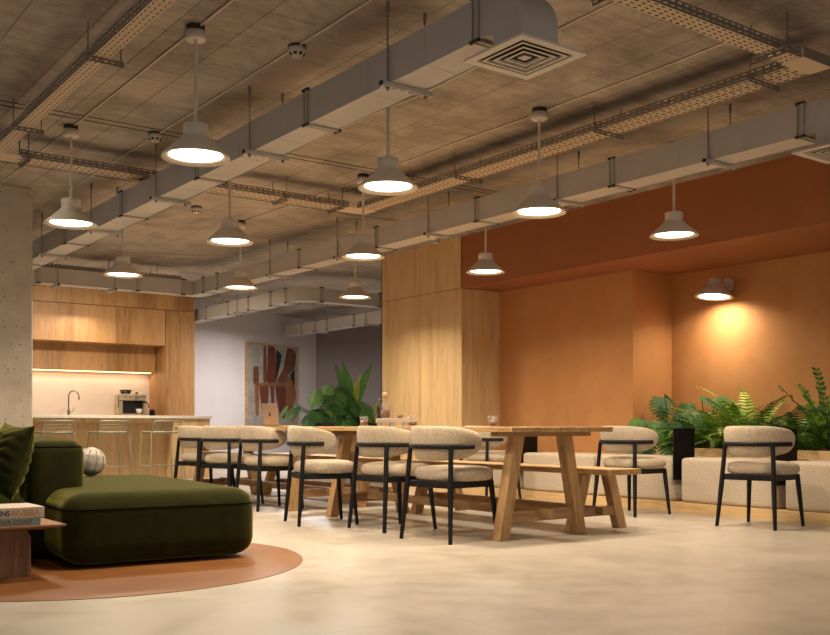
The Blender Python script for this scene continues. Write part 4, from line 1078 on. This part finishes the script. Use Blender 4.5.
tag(MB().lathe([(0, 0), (0.02, 0), (0.024, 0.03), (0.02, 0.03), (0.017, 0.004), (0, 0.004)], 20, (4.66, 6.58, 0.818)).build('small_bowl', 'walnut'), 'tiny dark bowl on the raised wooden tray', 'bowl')

# ------------------------------------------------------------------ sofa
t = thing('sofa', 'olive green velvet modular sofa with long chaise on the rust circle', 'sofa', (2.08, 6.15, 0), math.radians(-4))
MB().rbox(-0.465, 0.615, -1.0, 0.98, 0.015, 0.402, 0.12, 10, 0.016, 0.105).build('chaise', 'velvet', t)
def piping(x0, x1, y0, y1, r, z, ins=0.0):
    c_ = []
    for (cx, cy, a0) in ((x1 - r, y1 - r, 0), (x0 + r, y1 - r, PI / 2), (x0 + r, y0 + r, PI), (x1 - r, y0 + r, 1.5 * PI)):
        for i in range(9):
            a = a0 + PI / 2 * i / 8; c_.append((cx + (r + ins) * math.cos(a), cy + (r + ins) * math.sin(a), z))
    c_.append(c_[0]); return c_
MB().tube(piping(-0.465, 0.615, -1.0, 0.98, 0.12, 0.315, -0.002), 0.004, 6).build('piping', 'velvetseam', t)
MB().rbox(-0.55, -0.235, -0.50, 0.97, 0.015, 0.672, 0.075, 8, 0.022, 0.075).build('backrest', 'velvet', t)
MB().tube(piping(-0.55, -0.235, -0.50, 0.97, 0.075, 0.638, -0.012), 0.0045, 6).build('piping', 'velvetseam', t)
MB().rbox(-1.75, -0.555, -0.58, 0.9, 0.015, 0.385, 0.10, 8, 0.02, 0.09).build('seat', 'velvet', t)
# quilted pillow leaning on the left seat
def pillow(n=18, s=0.24, th=0.085, quilt=True):
    b = MB(); vs = []; fs = []
    for side in (1, -1):
        o = len(vs)
        for i in range(n + 1):
            for j in range(n + 1):
                u, v = -1 + 2 * i / n, -1 + 2 * j / n
                k = (max(0, 1 - u * u) * max(0, 1 - v * v)) ** 0.6
                pu_ = 1 - 0.09 * (1 - v * v) * abs(u) ** 2; pv_ = 1 - 0.09 * (1 - u * u) * abs(v) ** 2
                q = 0.016 * (abs(math.sin(v * 11 + math.sin(u * 9) * 0.6)) - 0.6) * k if quilt else 0
                vs.append((u * s * pu_, side * (th * k + q), v * s * pv_))
        for i in range(n):
            for j in range(n):
                a = o + i * (n + 1) + j; f = (a, a + n + 1, a + n + 2, a + 1); fs.append(f if side < 0 else f[::-1])
    b.add(vs, fs, True); return b
o = pillow(44, 0.22, 0.10).xform(Matrix.Translation((1.425, 5.85, 0.560)) @ Matrix.Rotation(math.radians(17), 4, 'Y') @ Matrix.Rotation(math.radians(-82), 4, 'Z')).build('throw_pillow', 'velvet')
tag(o, 'quilted olive velvet pillow leaning upright on the sofa at left edge', 'pillow')
# ribbed ball cushion
b = MB(); vs = []; nu, nv = 72, 28
for i in range(nv + 1):
    th = PI * i / nv
    for j in range(nu):
        a = 2 * PI * j / nu
        r = 0.0985 * (1 - 0.07 * (1 - abs(math.sin(a * 5))) ** 3 * math.sin(th)) + 0.0012 * math.sin(th * 45) * math.sin(th)
        vs.append((r * math.sin(th) * math.cos(a), r * math.sin(th) * math.sin(a), r * math.cos(th)))
fs = [(i * nu + j, (i + 1) * nu + j, (i + 1) * nu + (j + 1) % nu, i * nu + (j + 1) % nu) for i in range(nv) for j in range(nu)]
b.add(vs, fs, True)
o = b.build('ball_cushion', 'linen'); o.location = (2.20, 6.79, 0.512); o.rotation_euler = (0.12, 0.1, 0.4)
for k in range(10):
    a = 2 * PI * (k + 0.0) / 10
    pts = [(0.0978 * math.sin(q) * math.cos(a), 0.0978 * math.sin(q) * math.sin(a), 0.0978 * math.cos(q)) for q in [PI * i / 20 for i in range(21)]]
    MB().tube(pts, 0.0018, 6).build('seam', 'linenseam', o)
tag(o, 'round grey linen ball cushion with segment seams on sofa chaise', 'cushion')

# ------------------------------------------------------------------ low side table and books
t = thing('coffee_table', 'low walnut table with slab leg at left edge before the sofa', 'table', (1.0, 5.15, 0))
poly = [(-0.195, 0.272), (0.22, 0.272), (0.22, 0.262), (0.18, 0.248), (-0.12, 0.248), (-0.195, 0.265)]
b = MB(); 
top = [(-0.7, -0.195), (0.485, -0.195), (0.485, 0.22), (-0.7, 0.22)]; bot = [(-0.7, -0.12), (0.43, -0.12), (0.43, 0.18), (-0.7, 0.18)]
b.hexa([(p[0], p[1], 0.246) for p in bot], [(p[0], p[1], 0.264) for p in top]); b.hexa([(p[0], p[1], 0.264) for p in top], [(p[0], p[1], 0.272) for p in top])
b.build('tabletop', 'walnuttop', t)
pl = [(-0.6, 0.0), (0.36, 0.0), (0.36, 0.19)] + [(0.30 + 0.06 * math.cos(a), 0.187 + 0.06 * math.sin(a)) for a in [PI / 2 * i / 6 for i in range(1, 7)]] + [(-0.6, 0.247)]
MB().prism(pl, lambda p, q, d: (p, d, q), -0.03, 0.05).build('leg', 'walnut', t, bevel=0.006)
def text_part(s, size, loc, parent, m):
    cu = bpy.data.curves.new('title', 'FONT'); cu.body = s; cu.size = size; cu.extrude = 0.0006; cu.space_character = 0.95
    cu.offset = 0.0006
    tmp = bpy.data.objects.new('tmp_title', cu); C.objects.link(tmp)
    dg = bpy.context.evaluated_depsgraph_get(); me = bpy.data.meshes.new_from_object(tmp.evaluated_get(dg))
    bpy.data.objects.remove(tmp)
    me.materials.clear(); me.materials.append(M[m] if isinstance(m, str) else m)
    w = max(v.co.x for v in me.vertices)
    o = bpy.data.objects.new('title', me); C.objects.link(o); o.parent = parent
    o.location = loc; o.rotation_euler = (PI / 2, 0, 0)
    return o, w
M['navy'] = plain('navy_ink', (0.012, 0.014, 0.06), 0.7); M['tan'] = plain('tan_ink', (0.42, 0.22, 0.075), 0.7); M['rusti'] = plain('rust_ink', (0.22, 0.075, 0.035), 0.7); M['ochre'] = plain('ochre_ink', (0.45, 0.20, 0.05), 0.7)
M['cream'] = plain('cream_cover', (0.50, 0.42, 0.34), 0.6); M['teal'] = plain('teal_cover', (0.20, 0.30, 0.29), 0.6); M['page'] = plain('paper', (0.50, 0.42, 0.33), 0.9)
def book(label, x0, x1, y0, y1, z0, z1, m, words):
    x0, x1 = x0 - 0.022, x1 - 0.022
    t = thing('book', label, 'book', (x0, y0, z0), 0, 'books on the low walnut table')
    w, d, h = x1 - x0, y1 - y0, z1 - z0
    MB().box(0, w, 0, d, 0, 0.004).box(0, w, 0, d, h - 0.004, h).box(0, w, 0, 0.004, 0.004, h - 0.004).build('cover', m, t, bevel=0.001)
    MB().box(0.004, w - 0.004, 0.0045, d - 0.004, 0.0042, h - 0.0042).build('pages', 'page', t)
    x = None
    for (s, size, end, mm) in words:      # right-hand end of each word
        o, ww = text_part(s, size, (0, -0.0012, (h - size * 0.7) / 2), t, mm)
        if end is None: end = x - 0.006
        o.location.x = end - ww; x = end - ww
    return t
book('teal book with rust lettering, lower of the two on low table', 0.72, 1.395, 5.0, 5.30, 0.272, 0.309, 'teal', [('OUR COAST', 0.030, 0.640, 'rusti'), ('PEN', 0.037, None, 'ochre')])
book('cream book with navy and tan lettering, on top of the teal book', 0.74, 1.412, 4.995, 5.29, 0.3092, 0.361, 'cream', [('RIVIERA', 0.040, 0.650, 'tan'), ('ATHENS', 0.036, None, 'navy')])

# ------------------------------------------------------------------ light
def area(name, loc, rot, size, power, col, shape='DISK', sy=None, spread=None):
    l = bpy.data.lights.new(name, 'AREA'); l.shape = shape; l.size = size; l.energy = power; l.color = col
    if sy: l.size_y = sy
    if spread: l.spread = spread
    o = bpy.data.objects.new(name, l); C.objects.link(o); o.location = loc; o.rotation_euler = rot
    return o
WARM = (1.0, 0.835, 0.62)
for k, (x, y) in enumerate(LAMPS):
    area('pendant_light', (x, y, 2.193), (0, 0, 0), 0.26, 26, WARM, spread=math.radians(150))
area('wall_lamp_light', (7.90, 5.93, 1.985), (0, math.radians(-4), 0), 0.26, 13, WARM, spread=math.radians(150))
area('strip_light', (4.0, 15.56, 1.6), (0, 0, 0), 4.0, 9, (1, 0.76, 0.50), 'RECTANGLE', 0.03)
for (x, y) in ((0.9, 2.6), (0.9, 7.0), (5.9, 2.4), (3.4, 1.2)):  # unseen overhead fill added to brighten the sofa side and foreground
    area('unseen_fill_light', (x, y, 2.6), (0, 0, 0), 0.4, 18, WARM)
area('corridor_light', (8.2, 14.2, 2.45), (0, 0, 0), 1.2, 110, (1.0, 0.94, 0.92))
area('kitchen_light', (4.6, 14.5, 2.42), (0, 0, 0), 0.8, 11, WARM)
area('island_fill_light', (4.6, 12.75, 2.70), (math.radians(8), 0, 0), 0.4, 90, WARM)  # fill added out of sight behind the duct to brighten island and stools
w = bpy.data.worlds.new('world'); S.world = w; w.use_nodes = True
bg = w.node_tree.nodes['Background']; bg.inputs[0].default_value = (0.97, 0.94, 0.93, 1); bg.inputs[1].default_value = 0.3
S.view_settings.view_transform = 'Standard'
S.view_settings.look = 'None'
S.view_settings.exposure = 0.2
